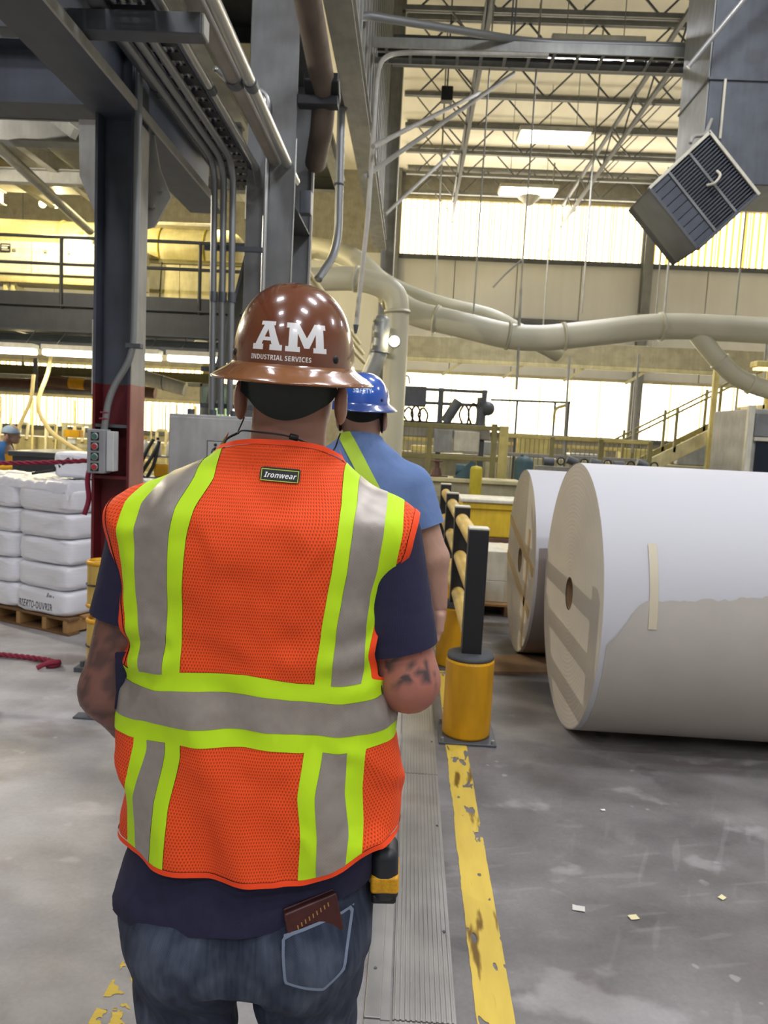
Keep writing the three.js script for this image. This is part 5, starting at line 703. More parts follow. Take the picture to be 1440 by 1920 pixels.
const fabricBump = dataTex(128, 128, (u, v) => { const k = 0.5 + 0.25 * Math.sin(u * 2 * Math.PI * 16) + 0.25 * Math.sin(v * 2 * Math.PI * 16); return [k, k, k]; }, false, THREE.RepeatWrapping); fabricBump.repeat.set(50, 50);
const denimTex = dataTex(512, 512, (u, v) => { const f = fbm(u * 5, v * 4, 3, 4), st = fbm(u * 60, v * 10, 5, 3), w = 0.03 * Math.sin((u + v) * 900); const fade = sstep(-0.05, 0.3, f); const c = mix3([0.17, 0.205, 0.28], [0.35, 0.385, 0.45], fade * 0.75); const whisk = sstep(0.2, 0.36, fbm(u * 14, v * 4, 12, 3)); return mix3(c, [0.48, 0.5, 0.54], whisk * 0.35).map((q) => q + st * 0.10 + w); }); denimTex.repeat.set(1.7, 1.7);
const navyTex = dataTex(256, 256, (u, v) => { const k = 0.02 * fbm(u * 12, v * 12, 1, 4); return [0.15 + k, 0.145 + k, 0.255 + k]; }); navyTex.repeat.set(4, 4);
const M_navy = S({ map: navyTex, roughness: 0.95, bumpMap: fabricBump, bumpScale: 0.0004 }), M_denim = S({ map: denimTex, roughness: 0.95, bumpMap: fabricBump, bumpScale: 0.0004 });
const vestTex = dataTex(128, 128, (u, v) => { const a = u * 4, b = v * 4, r = Math.round(b * 1), fx = ((a + (r & 1) * 0.5) % 1) - 0.5, fy = b - r, d = Math.hypot(fx * 1.35, fy * 0.95), hole = 1 - sstep(0.22, 0.38, d); const dg = 0.05 * Math.sin((a * 2 - b) * Math.PI); return mix3([0.98, 0.33 + dg, 0.08], [0.66, 0.17, 0.05], hole * 0.8); }, true, THREE.RepeatWrapping); vestTex.repeat.set(1 / 0.021, 1 / 0.021);
const M_orange = S({ map: vestTex, roughness: 0.8 }), M_bind = S({ color: 0xfb4a12, roughness: 0.75 }), M_lime = S({ color: 0xc4f012, roughness: 0.7 });
const silverTex = dataTex(256, 256, (u, v) => { const k = 0.05 * fbm(u * 10, v * 10, 7, 4) + 0.012 * Math.sin((u + v) * 260); return [0.63 + k, 0.60 + k, 0.565 + k]; }); silverTex.repeat.set(5, 5);
const M_silver = S({ map: silverTex, roughness: 0.42, metalness: 0.35 });
const skinAt = (base, nz = 0.04) => (x, y, z) => { const k = 1 + nz * 2.2 * fbm(x * 40, y * 40, z * 40, 3) + 0.06 * fbm(x * 9, y * 9, z * 9, 2); return base.map((q) => q * k); };
const M_skin = P({ vertexColors: true, roughness: 0.5 });
const M_boot = S({ color: 0x4a3524, roughness: 0.7 });
function boots(g, feet, mat) { for (const [x, z, a] of feet) { const s = Math.sin(a), c = Math.cos(a), q = (u, y, w) => [x + u * c - w * s, y, z - u * s - w * c], f = [cap3(q(0, 0.05, -0.03), q(0, 0.05, 0.14), 0.048, 0.05), cap3(q(0, 0.06, 0), q(0, 0.16, -0.005), 0.05, 0.052), cap3(q(0, 0.06, 0.0), q(0, 0.055, 0.12), 0.052, 0.046)], sdf = (X, Y, Z) => { let d = 9; for (const k of f) d = smin(d, k(X, Y, Z), 0.03); return Math.max(d, 0.004 - Y); }; const b = put('boot', geoOf(nets(sdf, [x - 0.26, -0.01, z - 0.26], [x + 0.26, 0.24, z + 0.26], 0.012)), mat, g); b.name = 'boot'; } }

// the man in the orange vest -------------------------------------------------
{
  const g = thing('person', 'man in an orange mesh safety vest and brown hard hat, seen from behind', 'person', [-0.25, 0, -1.28]);
  const arms = {
    sh: [[-0.193, 1.5, 0], [0.205, 1.5, 0]], el: [[-0.258, 1.21, 0.012], [0.268, 1.258, 0.015]], wr: [[-0.19, 0.99, -0.13], [0.13, 1.165, -0.23]],
  };
  const torso = loft([[0.74, -0.01, 0.2, 0, 0.12], [0.9, 0, 0.2, 0, 0.12], [1.1, 0, 0.2, 0, 0.12], [1.3, 0, 0.2, 0, 0.12], [1.46, 0, 0.215, 0, 0.125], [1.55, 0, 0.19, 0, 0.105], [1.6, 0.01, 0.12, 0, 0.08], [1.64, 0.025, 0.078, -0.005, 0.072]]);
  const limbs = [cap3(arms.sh[0], arms.el[0], 0.062, 0.05), cap3(arms.el[0], arms.wr[0], 0.052, 0.03), cap3(arms.sh[1], arms.el[1], 0.062, 0.05), cap3(arms.el[1], arms.wr[1], 0.05, 0.03), cap3([-0.1, 0.8, 0], [-0.102, 0.47, 0], 0.09, 0.06), cap3([-0.102, 0.47, 0], [-0.105, 0.1, 0.02], 0.055, 0.038), cap3([0.105, 0.8, 0], [0.115, 0.47, -0.01], 0.09, 0.06), cap3([0.115, 0.47, -0.01], [0.12, 0.1, 0.02], 0.055, 0.038), cap3([0.032, 1.56, -0.005], [0.04, 1.73, -0.012], 0.07, 0.062)];
  const bodyS = (x, y, z) => { let d = torso(x, y, z); for (const l of limbs) d = smin(d, l(x, y, z), 0.025); return d; };
  const hd = headSdf([0.04, 1.76, -0.018]), neck = limbs[8], headS = (x, y, z) => smin(hd(x, y, z), neck(x, y, z), 0.016);
  const hL = handSdf(arms.wr[0], [0.35, 0.02, -0.9], [0.9, 0.3, 0.3], 0.5), hR = handSdf(arms.wr[1], [-0.45, 0.05, -0.85], [-0.8, 0.45, 0.4], 0.5, 1, -1);
  const bodyM = split(nets(bodyS, [-0.36, 0.06, -0.34], [0.38, 1.66, 0.2], 0.012), (x, y, z) => 1.645 - y)[0], headM = nets(headS, [-0.08, 1.6, -0.17], [0.16, 1.92, 0.12], 0.0045);
  const base = [0.4, 0.205, 0.15], skin = skinAt(base);
  const tattooAndShade = (x, y, z) => {
    let c = skin(x, y, z);
    if (x < -0.17 && y < 1.45) { c = mix3(c, [0.17, 0.07, 0.055], 0.85); const a = Math.atan2(x + 0.25, z) * 0.05, n = fbm(a * 60, y * 26, 3, 3), ink = Math.max(sstep(0.06, 0.13, n), 0.9 * sstep(0.7, 0.9, Math.sin(y * 70 + 6 * fbm(a * 30, y * 9, 1, 2) + a * 40))); c = mix3(c, [0.035, 0.025, 0.028], ink * 0.6); }  // left arm skin darkened as painted shade, with tattoo ink over it
    if (x > 0.2 && y < 1.34 && z < 0.05) { const k = sstep(0.08, 0.14, fbm(x * 36, y * 36, z * 36 + 4, 3)) * sstep(1.24, 1.29, y); c = mix3(mix3(c, [0.4, 0.11, 0.08], 0.5), [0.07, 0.05, 0.05], k * 0.8); } else if (x > 0.18 && y < 1.36) { const k = sstep(0.1, 0.14, fbm(x * 40, y * 40, z * 40 + 4, 3)) * sstep(1.25, 1.28, y); c = mix3(mix3(c, [0.4, 0.11, 0.08], 0.6), [0.07, 0.05, 0.05], k); }
    if (y > 1.64 && y < 1.72 && z < -0.03 && Math.abs(x - 0.04) < 0.09) c = mix3(c, [0.10, 0.07, 0.055], 0.55 * sstep(-0.1, 0.25, fbm(x * 120, y * 120, z * 120, 2) + 0.1));   // stubble
    return c;
  };
  put('body', geoOf(join([bodyM, headM, nets(hL.sdf, hL.lo, hL.hi, 0.0042), nets(hR.sdf, hR.lo, hR.hi, 0.0042)]), { color: tattooAndShade }), M_skin, g);
  // hair on the back of the head
  const hairM = split(nets((x, y, z) => headS(x, y, z) - 0.005 - 0.0012 * N.noise(x * 300, y * 300, z * 300), [-0.08, 1.62, -0.17], [0.16, 1.92, 0.12], 0.005), (x, y, z) => Math.min(z + 0.035, y - (1.697 + 7 * (x - 0.04) * (x - 0.04))))[0];
  const notEar = split(hairM, (x) => 0.081 - Math.abs(x - 0.04))[0]; put('hair', geoOf(notEar), S({ color: 0x363d3b, roughness: 0.9 }), g);
  // t-shirt
  const sleeve = [cap3(arms.sh[0], arms.el[0], 0.074, 0.063), cap3(arms.sh[1], arms.el[1], 0.074, 0.06)];
  const shirtL = loft([[0.7, -0.01, 0.235, 0, 0.145], [0.8, -0.01, 0.235, 0, 0.146], [0.88, -0.006, 0.232, 0, 0.142], [0.94, 0.004, 0.218, 0, 0.134], [1.0, 0.006, 0.212, 0, 0.13], [1.2, 0, 0.21, -0.003, 0.128], [1.3, -0.004, 0.212, 0, 0.127], [1.46, -0.004, 0.225, 0, 0.13], [1.54, -0.003, 0.205, 0.002, 0.116], [1.6, 0.01, 0.14, 0, 0.09], [1.64, 0.025, 0.092, -0.004, 0.084], [1.68, 0.03, 0.08, -0.006, 0.078]]);
  const shirtS = (x, y, z) => { let d = shirtL(x, y, z); for (const s of sleeve) d = smin(d, s(x, y, z), 0.02); return d - 0.004 * fbm(x * 12, y * 9, z * 12, 3) - 0.0035 * Math.sin(y * 60 + 5 * fbm(x * 4, y * 3, z * 4, 2)) * sstep(1.0, 0.85, y) - 0.003 * fbm(x * 16, y * 24, z * 16 + 5, 2); };
  let sm = nets(shirtS, [-0.4, 0.72, -0.24], [0.42, 1.7, 0.24], 0.0085);
  const along = (i) => { const a = arms.sh[i], b = arms.el[i], d = [b[0] - a[0], b[1] - a[1], b[2] - a[2]], L = Math.hypot(...d); return (x, y, z) => ((x - a[0]) * d[0] + (y - a[1]) * d[1] + (z - a[2]) * d[2]) / L; }, aL = along(0), aR = along(1);
  sm = split(sm, (x, y, z) => (x < -0.19 ? Math.max(0.165 - aL(x, y, z), Math.abs(x) < 0.23 && y < 1.3 ? 0.02 : -1) : 1))[0];
  sm = split(sm, (x, y, z) => (x > 0.19 ? Math.max(0.192 - aR(x, y, z), Math.abs(x) < 0.225 && y < 1.26 ? 0.02 : -1) : 1))[0];
  sm = split(sm, (x, y) => y - (0.852 + 0.05 * sstep(0, 0.2, x) - 0.02 * sstep(0, -0.22, x)))[0]; sm = split(sm, (x, y, z) => 1.625 + 0.3 * z - y)[0];
  put('t_shirt', geoOf(sm), M_navy, g);
  // jeans
  const jl = loft([[0.66, -0.005, 0.17, 0, 0.1], [0.74, -0.008, 0.212, 0, 0.13], [0.82, -0.008, 0.222, 0, 0.137], [0.93, 0, 0.215, 0, 0.13], [0.98, 0, 0.21, 0, 0.125]], 2.2), legs = [cap3([-0.112, 0.8, 0.005], [-0.102, 0.47, 0.005], 0.113, 0.073), cap3([-0.102, 0.47, 0.005], [-0.108, 0.06, 0.015], 0.072, 0.064), cap3([0.112, 0.8, 0.005], [0.113, 0.47, 0], 0.113, 0.075), cap3([0.113, 0.47, 0], [0.122, 0.06, 0.015], 0.073, 0.065)], butt = [ell([-0.095, 0.79, 0.07], [0.1, 0.11, 0.085]), ell([0.095, 0.79, 0.07], [0.1, 0.11, 0.085])];
  const jeansS = (x, y, z) => { let d = Math.max(jl(x, y, z), 0.725 + 0.2 * Math.abs(x) - y); for (const l of legs) d = smin(d, l(x, y, z), 0.022); for (const b of butt) d = smin(d, b(x, y, z), 0.03); return d - 0.0045 * fbm(x * 14, y * 11, z * 14, 3) - 0.003 * Math.sin(y * 70 + x * 50 + 6 * fbm(x * 6, y * 5, z * 6, 2)) * (0.4 + sstep(0.75, 0.6, y)); };
  const jm = split(nets(jeansS, [-0.28, 0.03, -0.2], [0.28, 0.97, 0.22], 0.0085), (x, y) => y - 0.07)[0];
  const poly = (pts) => (x, y, z) => { if (z < 0) return -1; let d = 1; for (let i = 0; i < pts.length; i++) { const [ax, ay] = pts[i], [bx, by] = pts[(i + 1) % pts.length], l = Math.hypot(bx - ax, by - ay); d = Math.min(d, ((ax - x) * (by - ay) - (ay - y) * (bx - ax)) / l); } return d; };
  const pk = [[0.084, 0.866], [0.186, 0.885], [0.18, 0.8], [0.15, 0.778], [0.092, 0.795]], pocket = poly(pk.slice().reverse()); const pocketF = (x, y, z) => { const a = pocket(x, y, z), b = poly(pk)(x, y, z); return Math.max(a, b); };
  const jeans = put('jeans', geoOf(jm), M_denim, g); const [pkm] = split(jm, pocketF), [pin, pedge] = split(pkm, (x, y, z) => pocketF(x, y, z) - 0.0045);
  put('back_pocket', geoOf(pin, { off: 0.012 }), M_denim, jeans); put('pocket_seam', geoOf(pedge, { off: 0.0125 }), S({ color: 0x748094, roughness: 0.9 }), jeans);
  boots(g, [[-0.108, 0, 0.06], [0.122, 0, -0.06]], M_boot);
  // vest
  const vl = loft([[0.84, 0.02, 0.244, 0, 0.158], [0.98, 0.018, 0.245, 0, 0.154], [1.09, 0.01, 0.243, 0, 0.15], [1.2, 0.003, 0.238, -0.004, 0.144], [1.28, -0.004, 0.231, -0.003, 0.141], [1.39, -0.006, 0.231, 0, 0.144], [1.47, -0.005, 0.24, 0.003, 0.147], [1.535, -0.003, 0.235, 0.003, 0.137], [1.575, 0.002, 0.195, 0.001, 0.115], [1.605, 0.01, 0.148, 0, 0.1], [1.635, 0.022, 0.108, -0.003, 0.09], [1.68, 0.03, 0.084, -0.006, 0.082]]), vsh = [ell([-0.192, 1.503, 0], [0.074, 0.066, 0.09]), ell([0.21, 1.51, 0], [0.075, 0.068, 0.09])];
  const vestS = (x, y, z) => {
    let d = vl(x, y, z); for (const s of vsh) d = smin(d, s(x, y, z), 0.03); const th = Math.atan2(x, z), low = sstep(1.16, 0.98, y);
    const rg = 1 - Math.abs(fbm(x * 5 + y * 3, y * 4 - x * 3, z * 4, 3)) * 5; return d - 0.009 * fbm(x * 9, y * 7, z * 9 + 3, 3) - 0.0055 * Math.max(0, rg) - low * 0.005 * Math.sin(th * 9 + 3 * fbm(x * 3, y * 3, z * 3, 2) + 1) - 0.0035 * Math.sin(y * 95 + 2.5 * Math.sin(x * 14)) * Math.exp(-Math.pow((y - 1.31) / 0.06, 2)) * (0.3 + sstep(0.05, 0.2, Math.abs(x))) - 0.004 * Math.sin(th * 7 + y * 20) * sstep(1.45, 1.25, y);
  };
  const armH = curve([1.24, 1.262, 1.28, 1.32, 1.37, 1.41, 1.45, 1.5, 1.55, 1.6], [0.5, 0.25, 0.216, 0.209, 0.216, 0.23, 0.247, 0.262, 0.272, 0.29]);
  const cut = (x, y, z) => Math.min(y - (0.951 + 0.04 * sstep(0.1, 0.23, x)), (z > 0 ? 1.637 + 0.35 * z : 1.637 + 1.0 * z + 0.6 * Math.max(0, Math.abs(x - 0.03) - 0.03)) - y, (armH(y) - Math.abs(x + 0.002) - (x < 0 ? 0.012 * sstep(1.38, 1.48, y) : 0)) * 0.9);
  let vm = split(nets(vestS, [-0.32, 0.86, -0.24], [0.33, 1.7, 0.24], 0.0062), cut)[0];
  let [inner, bind] = split(vm, (x, y, z) => cut(x, y, z) - 0.009);
  const bx = [-0.195, -0.086, 0.01, 0.095, 0.16, 0.213], bT = curve(bx, [1.275, 1.29, 1.293, 1.281, 1.275, 1.276]), gT = curve(bx, [1.249, 1.259, 1.262, 1.253, 1.246, 1.246]), gB = curve(bx, [1.19, 1.199, 1.205, 1.2, 1.192, 1.191]), bB = curve(bx, [1.159, 1.17, 1.176, 1.171, 1.165, 1.166]);
  const lab = (x, y, z) => (z < 0 ? -1 : Math.min(x - 0.012, 0.076 - x, y - (1.598 - 0.04 * (x - 0.044)), 1.62 - 0.04 * (x - 0.044) - y));
  const vest = new THREE.Mesh(new THREE.BufferGeometry(), M_orange); vest.name = 'safety_vest'; g.add(vest); for (const [b, k] of split(bind, (x, y) => y - 1.1).map((q, i) => [q, i])) put(k ? 'hem_binding' : 'edge_binding', geoOf(b, { off: 0.0016 }), M_bind, vest);
  let [belt, rest] = split(inner, (x, y) => Math.min(y - bB(x), bT(x) - y)), [bg, bl] = split(belt, (x, y) => Math.min(y - gB(x), gT(x) - y));
  put('reflective_band', geoOf(bg, { off: 0.0022 }), M_silver, vest); put('lime_band', geoOf(bl, { off: 0.0014 }), M_lime, vest);
  const yl = [0.96, 1.06, 1.15, 1.22, 1.285, 1.35, 1.42, 1.505, 1.55, 1.6], yr = [0.965, 1.03, 1.1, 1.16, 1.22, 1.3, 1.37, 1.42, 1.47, 1.525, 1.567, 1.62];
  const cols = [[yl, [-0.203, -0.2, -0.184, -0.19, -0.2, -0.2, -0.207, -0.216, -0.214, -0.187], [-0.181, -0.181, -0.157, -0.165, -0.175, -0.172, -0.179, -0.183, -0.181, -0.152], [-0.145, -0.139, -0.122, -0.125, -0.128, -0.122, -0.121, -0.121, -0.115, -0.095], [-0.117, -0.112, -0.094, -0.097, -0.099, -0.096, -0.096, -0.092, -0.083, -0.062]],
    [yr, [0.105, 0.107, 0.099, 0.104, 0.11, 0.117, 0.124, 0.13, 0.137, 0.142, 0.143, 0.14], [0.134, 0.133, 0.126, 0.133, 0.138, 0.143, 0.147, 0.153, 0.16, 0.164, 0.167, 0.163], [0.178, 0.181, 0.171, 0.172, 0.18, 0.191, 0.191, 0.195, 0.206, 0.213, 0.215, 0.21], [0.205, 0.204, 0.199, 0.201, 0.21, 0.216, 0.215, 0.221, 0.235, 0.243, 0.243, 0.24]]];
  for (const [ys, o, g0, g1, i] of cols) {
    const fo = curve(ys, o), f0 = curve(ys, g0), f1 = curve(ys, g1), fi = curve(ys, i); let band; [band, rest] = split(rest, (x, y) => Math.min(x - fo(y), fi(y) - x)); const [gr, li] = split(band, (x, y) => Math.min(x - f0(y), f1(y) - x));
    for (const f of [(x, y) => y - 1.22, (x, y, z) => Math.min(1.22 - y, z), (x, y, z) => Math.min(1.22 - y, -z)]) { put('reflective_strip', geoOf(split(gr, f)[0], { off: 0.0022 }), M_silver, vest); put('lime_strip', geoOf(split(li, f)[0], { off: 0.0014 }), M_lime, vest); }
  }
  vest.geometry = geoOf(rest);
  const labM = split(rest, lab)[0], labTex = canvasTex(512, 176, (c, w, h) => { c.fillStyle = '#14160f'; c.fillRect(0, 0, w, h); c.strokeStyle = '#b9cf4a'; c.lineWidth = 10; c.strokeRect(20, 18, w - 40, h - 36); c.fillStyle = '#f2f2ee'; c.font = 'italic bold 92px sans-serif'; c.textAlign = 'center'; c.fillText('Ironwear', w / 2, 120, 420); });
  put('brand_patch', geoOf(labM, { off: 0.003, uv: (x, y) => [(x - 0.012) / 0.064, (y - (1.598 - 0.04 * (x - 0.044))) / 0.022] }), S({ map: labTex, roughness: 0.6 }), vest);
  // hard hat with its lettering
  const hatTex = canvasTex(2048, 512, (c, w, h) => {
    c.fillStyle = '#6b3a23'; c.fillRect(0, 0, w, h); for (let i = 0; i < 260; i++) { c.fillStyle = `rgba(${rnd() < 0.5 ? '60,28,14' : '150,84,50'},${0.02 + rnd() * 0.03})`; c.fillRect(rnd() * w, rnd() * h, 60 + rnd() * 260, 2 + rnd() * 5); }
    const X = (f) => w * (0.5 + f / (2 * Math.PI)), Yp = (m) => h * (1 - (m + 0.02) / 0.18);
    c.fillStyle = '#e9e9e9'; const L = (pts, x0, x1, y0, y1) => { c.beginPath(); pts.forEach(([a, b], i) => { const px = mix(x0, x1, a), py = mix(y0, y1, b); i ? c.lineTo(px, py) : c.moveTo(px, py); }); c.closePath(); c.fill(); };
    const yT = Yp(0.0695), yB = Yp(0.0255), xa = X(-0.5), xm = X(0.02), xe = X(0.7);
    L([[0.2, 0], [0.72, 0], [0.72, 0.14], [0.67, 0.14], [0.92, 0.8], [1, 0.8], [1, 1], [0.6, 1], [0.6, 0.8], [0.66, 0.8], [0.62, 0.68], [0.36, 0.68], [0.32, 0.8], [0.38, 0.8], [0.38, 1], [0, 1], [0, 0.8], [0.09, 0.8], [0.32, 0.14], [0.2, 0.14]], xa, xm - 8, yT, yB);
    L([[0, 0], [0.3, 0], [0.5, 0.5], [0.7, 0], [1, 0], [1, 0.18], [0.93, 0.18], [0.93, 0.82], [1, 0.82], [1, 1], [0.66, 1], [0.66, 0.82], [0.72, 0.82], [0.72, 0.36], [0.56, 0.86], [0.44, 0.86], [0.28, 0.36], [0.28, 0.82], [0.34, 0.82], [0.34, 1], [0, 1], [0, 0.82], [0.07, 0.82], [0.07, 0.18], [0, 0.18]], xm + 8, xe, yT, yB);
    c.fillStyle = '#6b3a23'; L([[0.4, 0.55], [0.58, 0.55], [0.49, 0.28]], xa, xm - 8, yT, yB);
    c.fillStyle = '#e9e9e9'; c.font = 'bold 30px sans-serif'; c.textAlign = 'left'; c.textBaseline = 'bottom'; c.save(); c.translate(xa - 6, Yp(0.0105)); c.fillText('INDUSTRIAL SERVICES', 0, 0, xe - xa + 8); c.restore();
  });
  hardHat(g, 0.0415, 1.79, -0.015, 0.1035, 0.126, 0.138, 0.033, P({ map: hatTex, roughness: 0.22, clearcoat: 1, clearcoatRoughness: 0.06 }), P({ color: 0x86552f, roughness: 0.25, clearcoat: 1, clearcoatRoughness: 0.08 }), -0.03);
  // spectacle cord round the nape
  const cord = put('spectacle_cord', sweep(new THREE.CatmullRomCurve3([[-0.045, 1.70, -0.03], [-0.044, 1.672, 0.02], [-0.03, 1.677, 0.05], [0.0, 1.676, 0.072], [0.05, 1.672, 0.074], [0.085, 1.66, 0.055], [0.115, 1.648, 0.02], [0.125, 1.68, -0.03]].map(vv)).getSpacedPoints(60), 0.0014, 8), M.cable, g);
  put('cord_bead', sweep([V(0.054, 1.672, 0.077), V(0.066, 1.669, 0.072)], 0.005, 10), M.black, cord); put('cord_loop', sweep(new THREE.CatmullRomCurve3([[-0.045, 1.672, 0.02], [-0.06, 1.66, 0.035], [-0.062, 1.645, 0.04], [-0.055, 1.632, 0.045]].map(vv)).getSpacedPoints(20), 0.002, 6), M.cable, cord);
}
{ // things he carries
  const w = thing('wallet', 'brown leather wallet sticking out of the right back pocket', 'wallet', [-0.112, 0.845, -1.156]); w.rotation.set(-0.12, 0.42, 0.26);
  const leather = grimy(0x4a1f1c, { roughness: 0.45 }); put('cover', new RoundedBoxGeometry(0.092, 0.066, 0.009, 2, 0.004).translate(0, 0.036, 0.006), leather, w); put('inner_leaf', new RoundedBoxGeometry(0.088, 0.064, 0.006, 2, 0.002).translate(0, 0.04, -0.002), grimy(0x38161a), w); for (let i = 0; i < 9; i++) put('stitch', new THREE.BoxGeometry(0.002, 0.007, 0.001).translate(-0.028 + i * 0.007, 0.04 + 0.002 * i, 0.0108), S({ color: 0xb98a4e, metalness: 0.4, roughness: 0.4 }), w);
  const t = thing('tape_measure', 'black and yellow tape measure clipped at the right hip', 'tape measure', [-0.003, 0.855, -1.275]); t.rotation.z = 0.06;
  put('case', new RoundedBoxGeometry(0.048, 0.1, 0.075, 4, 0.018).translate(0, 0.052, 0), S({ color: 0x22262c, roughness: 0.45 }), t); put('yellow_band', new RoundedBoxGeometry(0.05, 0.032, 0.077, 3, 0.006).translate(0, 0.04, 0), M.yellow, t); put('foot', new RoundedBoxGeometry(0.044, 0.018, 0.07, 3, 0.006).translate(-0.002, 0.012, 0), M.black, t); put('belt_clip', new RoundedBoxGeometry(0.004, 0.06, 0.024, 2, 0.0015).translate(-0.027, 0.06, 0), M.conduit, t);
}
// the man in the blue shirt -------------------------------------------------
{
  const g = thing('person', 'man in a steel blue t-shirt and blue hard hat walking ahead', 'person', [-0.19, 0, -2.8]);
  const sh = [[-0.2, 1.5, 0], [0.2, 1.5, 0]], el = [[-0.29, 1.24, 0.02], [0.305, 1.235, 0.02]], wr = [[-0.31, 1.02, -0.04], [0.332, 1.045, 0.0]];
  const torso = loft([[0.85, 0, 0.19, 0, 0.12], [1.1, 0, 0.185, 0, 0.12], [1.45, 0, 0.21, 0, 0.12], [1.57, 0, 0.17, 0, 0.1], [1.63, 0, 0.09, 0, 0.08], [1.68, 0, 0.07, 0, 0.07]]);
  const limbs = [cap3(sh[0], el[0], 0.06, 0.047), cap3(el[0], wr[0], 0.048, 0.029), cap3(sh[1], el[1], 0.06, 0.047), cap3(el[1], wr[1], 0.048, 0.029), cap3([-0.1, 0.85, 0], [-0.11, 0.48, -0.03], 0.09, 0.06), cap3([-0.11, 0.48, -0.03], [-0.11, 0.1, 0.05], 0.055, 0.04), cap3([0.1, 0.85, 0], [0.11, 0.48, -0.02], 0.09, 0.06), cap3([0.11, 0.48, -0.02], [0.11, 0.1, -0.02], 0.055, 0.04), cap3([0, 1.58, 0], [0, 1.74, -0.01], 0.066, 0.064)];
  const bodyS = (x, y, z) => { let d = torso(x, y, z); for (const l of limbs) d = smin(d, l(x, y, z), 0.025); return d; }, hd = headSdf([0, 1.765, -0.018]), headS = (x, y, z) => smin(hd(x, y, z), limbs[8](x, y, z), 0.03);
  const hR = handSdf(wr[1], [0.02, -1, -0.05], [-0.1, 0, -1], 0.4, 1, -1), hL = handSdf(wr[0], [-0.05, -1, -0.1], [0.1, 0, -1], 0.45), skin = skinAt([0.46, 0.27, 0.2]);
  put('body', geoOf(join([split(nets(bodyS, [-0.4, 0.06, -0.2], [0.42, 1.69, 0.2], 0.012), (x, y) => 1.66 - y)[0], nets(headS, [-0.12, 1.62, -0.17], [0.12, 1.92, 0.12], 0.005), nets(hR.sdf, hR.lo, hR.hi, 0.0046), nets(hL.sdf, hL.lo, hL.hi, 0.0046)]), { color: skin }), M_skin, g);
  put('hair', geoOf(split(nets((x, y, z) => hd(x, y, z) - 0.007, [-0.12, 1.66, -0.17], [0.12, 1.92, 0.12], 0.006), (x, y, z) => Math.min(z + 0.02, y - 1.69, 0.082 - Math.abs(x)))[0]), S({ color: 0x1c1d1e, roughness: 0.9 }), g);
  const blue = dataTex(256, 256, (u, v) => { const k = 0.05 * fbm(u * 7, v * 9, 5, 4); return [0.40 + k, 0.50 + k, 0.68 + k]; }); blue.repeat.set(3, 3); const M_blue = S({ map: blue, roughness: 0.95 });
  const sl = [cap3(sh[0], el[0], 0.078, 0.075), cap3(sh[1], el[1], 0.078, 0.075)], shl = loft([[0.86, 0, 0.225, 0, 0.15], [1.1, 0, 0.222, 0, 0.145], [1.3, 0, 0.225, 0, 0.14], [1.46, 0, 0.228, 0, 0.135], [1.545, 0, 0.205, 0, 0.118], [1.61, 0, 0.15, 0, 0.095], [1.665, 0, 0.085, 0, 0.078], [1.7, 0, 0.078, 0, 0.074]]);
  const shirtS = (x, y, z) => { let d = shl(x, y, z); for (const s of sl) d = smin(d, s(x, y, z), 0.05); return d - 0.006 * fbm(x * 9, y * 4, z * 9, 3) - 0.0045 * Math.sin(x * 55 + y * 8 + 3 * fbm(x * 4, y * 4, z * 4, 2)) * sstep(1.55, 1.3, y); };
  const alg = (i) => { const a = sh[i], b = el[i], d = [b[0] - a[0], b[1] - a[1], b[2] - a[2]], L = Math.hypot(...d); return (x, y, z) => ((x - a[0]) * d[0] + (y - a[1]) * d[1] + (z - a[2]) * d[2]) / L; }, A0 = alg(0), A1 = alg(1);
  let sm = nets(shirtS, [-0.44, 0.87, -0.22], [0.46, 1.7, 0.22], 0.009); sm = split(sm, (x, y, z) => (x < -0.2 ? Math.max(0.165 - A0(x, y, z), x > -0.232 && y < 1.36 ? 0.02 : -1) : x > 0.2 ? Math.max(0.165 - A1(x, y, z), x < 0.232 && y < 1.36 ? 0.02 : -1) : 1))[0]; sm = split(sm, (x, y, z) => 1.672 + 0.25 * z - y)[0]; sm = split(sm, (x, y) => y - 0.9)[0];
  const shirt = put('t_shirt', geoOf(sm), M_blue, g);
  const nrm = Math.hypot(0.1, 0.165), sash = split(sm, (x, y, z) => { const q = z > 0 ? ((x + 0.047) * 0.165 + (y - 1.665) * 0.1) / nrm : ((x + 0.047) * 0.165 + (y - 1.665) * 0.1) / nrm; return (x > 0.21 || x < -0.2) && y > 1.2 ? -1 : 0.024 - Math.abs(q); })[0]; put('lime_sash', geoOf(sash, { off: 0.005 }), S({ color: 0xb4d63a, roughness: 0.7 }), shirt);
  const jl = loft([[0.7, 0, 0.18, 0, 0.11], [0.8, 0, 0.205, 0, 0.13], [1.0, 0, 0.2, 0, 0.125]], 2.2), legs = [cap3([-0.105, 0.85, 0], [-0.11, 0.48, -0.03], 0.11, 0.075), cap3([-0.11, 0.48, -0.03], [-0.11, 0.06, 0.05], 0.073, 0.064), cap3([0.105, 0.85, 0], [0.11, 0.48, -0.02], 0.11, 0.075), cap3([0.11, 0.48, -0.02], [0.11, 0.06, -0.02], 0.073, 0.064)];
  put('trousers', geoOf(split(nets((x, y, z) => { let d = Math.max(jl(x, y, z), 0.76 - y); for (const l of legs) d = smin(d, l(x, y, z), 0.02); return d - 0.004 * fbm(x * 12, y * 10, z * 12, 3); }, [-0.26, 0.03, -0.18], [0.26, 0.98, 0.18], 0.011), (x, y) => y - 0.07)[0]), S({ color: 0x2c3140, roughness: 0.95 }), g);
  boots(g, [[-0.11, 0.04, 0.05], [0.11, -0.03, -0.05]], M_boot);
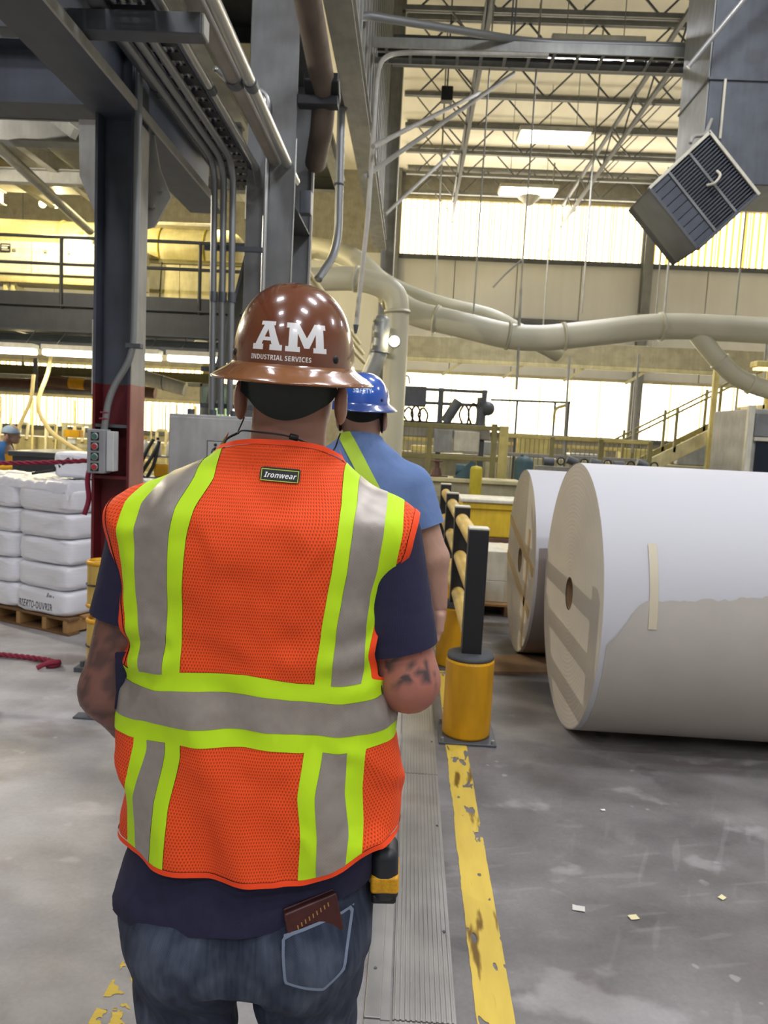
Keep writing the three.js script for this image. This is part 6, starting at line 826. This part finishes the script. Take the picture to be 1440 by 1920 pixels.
  const hatB = canvasTex(1024, 256, (c, w, h) => { c.fillStyle = '#2456b4'; c.fillRect(0, 0, w, h); c.fillStyle = '#c9d7ee'; c.font = 'bold 34px sans-serif'; c.fillText('SAFETY', w * 0.5 - 40, h * 0.66); });
  hardHat(g, -0.006, 1.8, -0.015, 0.105, 0.128, 0.112, 0.03, P({ map: hatB, roughness: 0.25, clearcoat: 1, clearcoatRoughness: 0.08 }), P({ color: 0x1c3f86, roughness: 0.3, clearcoat: 1 }), -0.02);
}
// the worker under the mezzanine --------------------------------------------
{
  const g = thing('person', 'worker in a blue shirt and pale cap at the left edge under the mezzanine', 'person', [-5.44, 0, -9.6]), sk = skinAt([0.3, 0.19, 0.14]);
  const L = [cap3([0, 0.9, 0], [0.06, 1.22, -0.01], 0.16, 0.17), cap3([0.0, 0.9, -0.09], [0.02, 0.48, -0.1], 0.095, 0.065), cap3([0.02, 0.48, -0.1], [-0.02, 0.09, -0.1], 0.06, 0.042), cap3([0, 0.9, 0.09], [0.06, 0.48, 0.1], 0.095, 0.065), cap3([0.06, 0.48, 0.1], [0.04, 0.09, 0.1], 0.06, 0.042), cap3([0.06, 1.24, 0.17], [0.16, 1.02, 0.2], 0.06, 0.048), cap3([0.16, 1.02, 0.2], [0.4, 1.05, 0.16], 0.045, 0.03), cap3([0.06, 1.24, -0.17], [0.16, 1.0, -0.2], 0.06, 0.048), cap3([0.16, 1.0, -0.2], [0.4, 1.04, -0.14], 0.045, 0.03), cap3([0.1, 1.3, 0], [0.19, 1.4, 0], 0.06, 0.058)], head = headSdf([0, 0, 0]), hA = handSdf([0.4, 1.05, 0.16], [1, 0, -0.2], [0, 0.9, -0.3], 0.5, 1, -1), hB = handSdf([0.4, 1.04, -0.14], [1, 0, 0.2], [0, 0.9, 0.3], 0.5);
  const hS = (x, y, z) => head(z, y - 1.45, -(x - 0.23)); const bS = (x, y, z) => { let d = 9; for (const l of L) d = smin(d, l(x, y, z), 0.03); return d; };
  const bm = nets(bS, [-0.3, 0.04, -0.34], [0.5, 1.48, 0.34], 0.014); put('body', geoOf(join([bm, nets(hS, [0.08, 1.3, -0.13], [0.4, 1.62, 0.13], 0.008), nets(hA.sdf, hA.lo, hA.hi, 0.006), nets(hB.sdf, hB.lo, hB.hi, 0.006)]), { color: sk }), M_skin, g);
  const cl = nets((x, y, z) => bS(x, y, z) - 0.016 - 0.006 * fbm(x * 9, y * 9, z * 9, 2), [-0.3, 0.03, -0.36], [0.52, 1.48, 0.36], 0.014), [up, dn] = split(cl, (x, y) => y - 0.9);
  put('shirt', geoOf(split(up, (x, y, z) => Math.min(0.2 - x, 1.36 - y))[0]), S({ color: 0x3b6fae, roughness: 0.9 }), g); put('yellow_sleeve', geoOf(split(split(up, (x) => x - 0.2)[0], (x, y) => Math.min(0.38 - x, 1.2 - y))[0]), S({ color: 0xd9a42a, roughness: 0.85 }), g); put('trousers', geoOf(split(dn, (x, y) => y - 0.08)[0]), S({ color: 0x24409a, roughness: 0.9 }), g);
  const cap = new THREE.Group(); cap.name = 'cap'; g.add(cap); put('crown', new THREE.SphereGeometry(0.112, 28, 14, 0, 7, 0, Math.PI / 2).scale(1, 0.9, 0.9).rotateZ(-0.1).translate(0.22, 1.475, 0), S({ color: 0x8fa3ba, roughness: 0.9 }), cap); put('peak', new THREE.CylinderGeometry(0.09, 0.09, 0.008, 28, 1, false, 0.2, 2.7).translate(0.28, 1.48, 0), S({ color: 0x7d93ad, roughness: 0.9 }), cap);
  boots(g, [[-0.02, -0.1, -1.4], [0.04, 0.1, -1.4]], M_boot);
}
scene.traverse((o) => { if (o.isMesh) { o.castShadow = o.receiveShadow = true; } });
renderer.render(scene, camera);
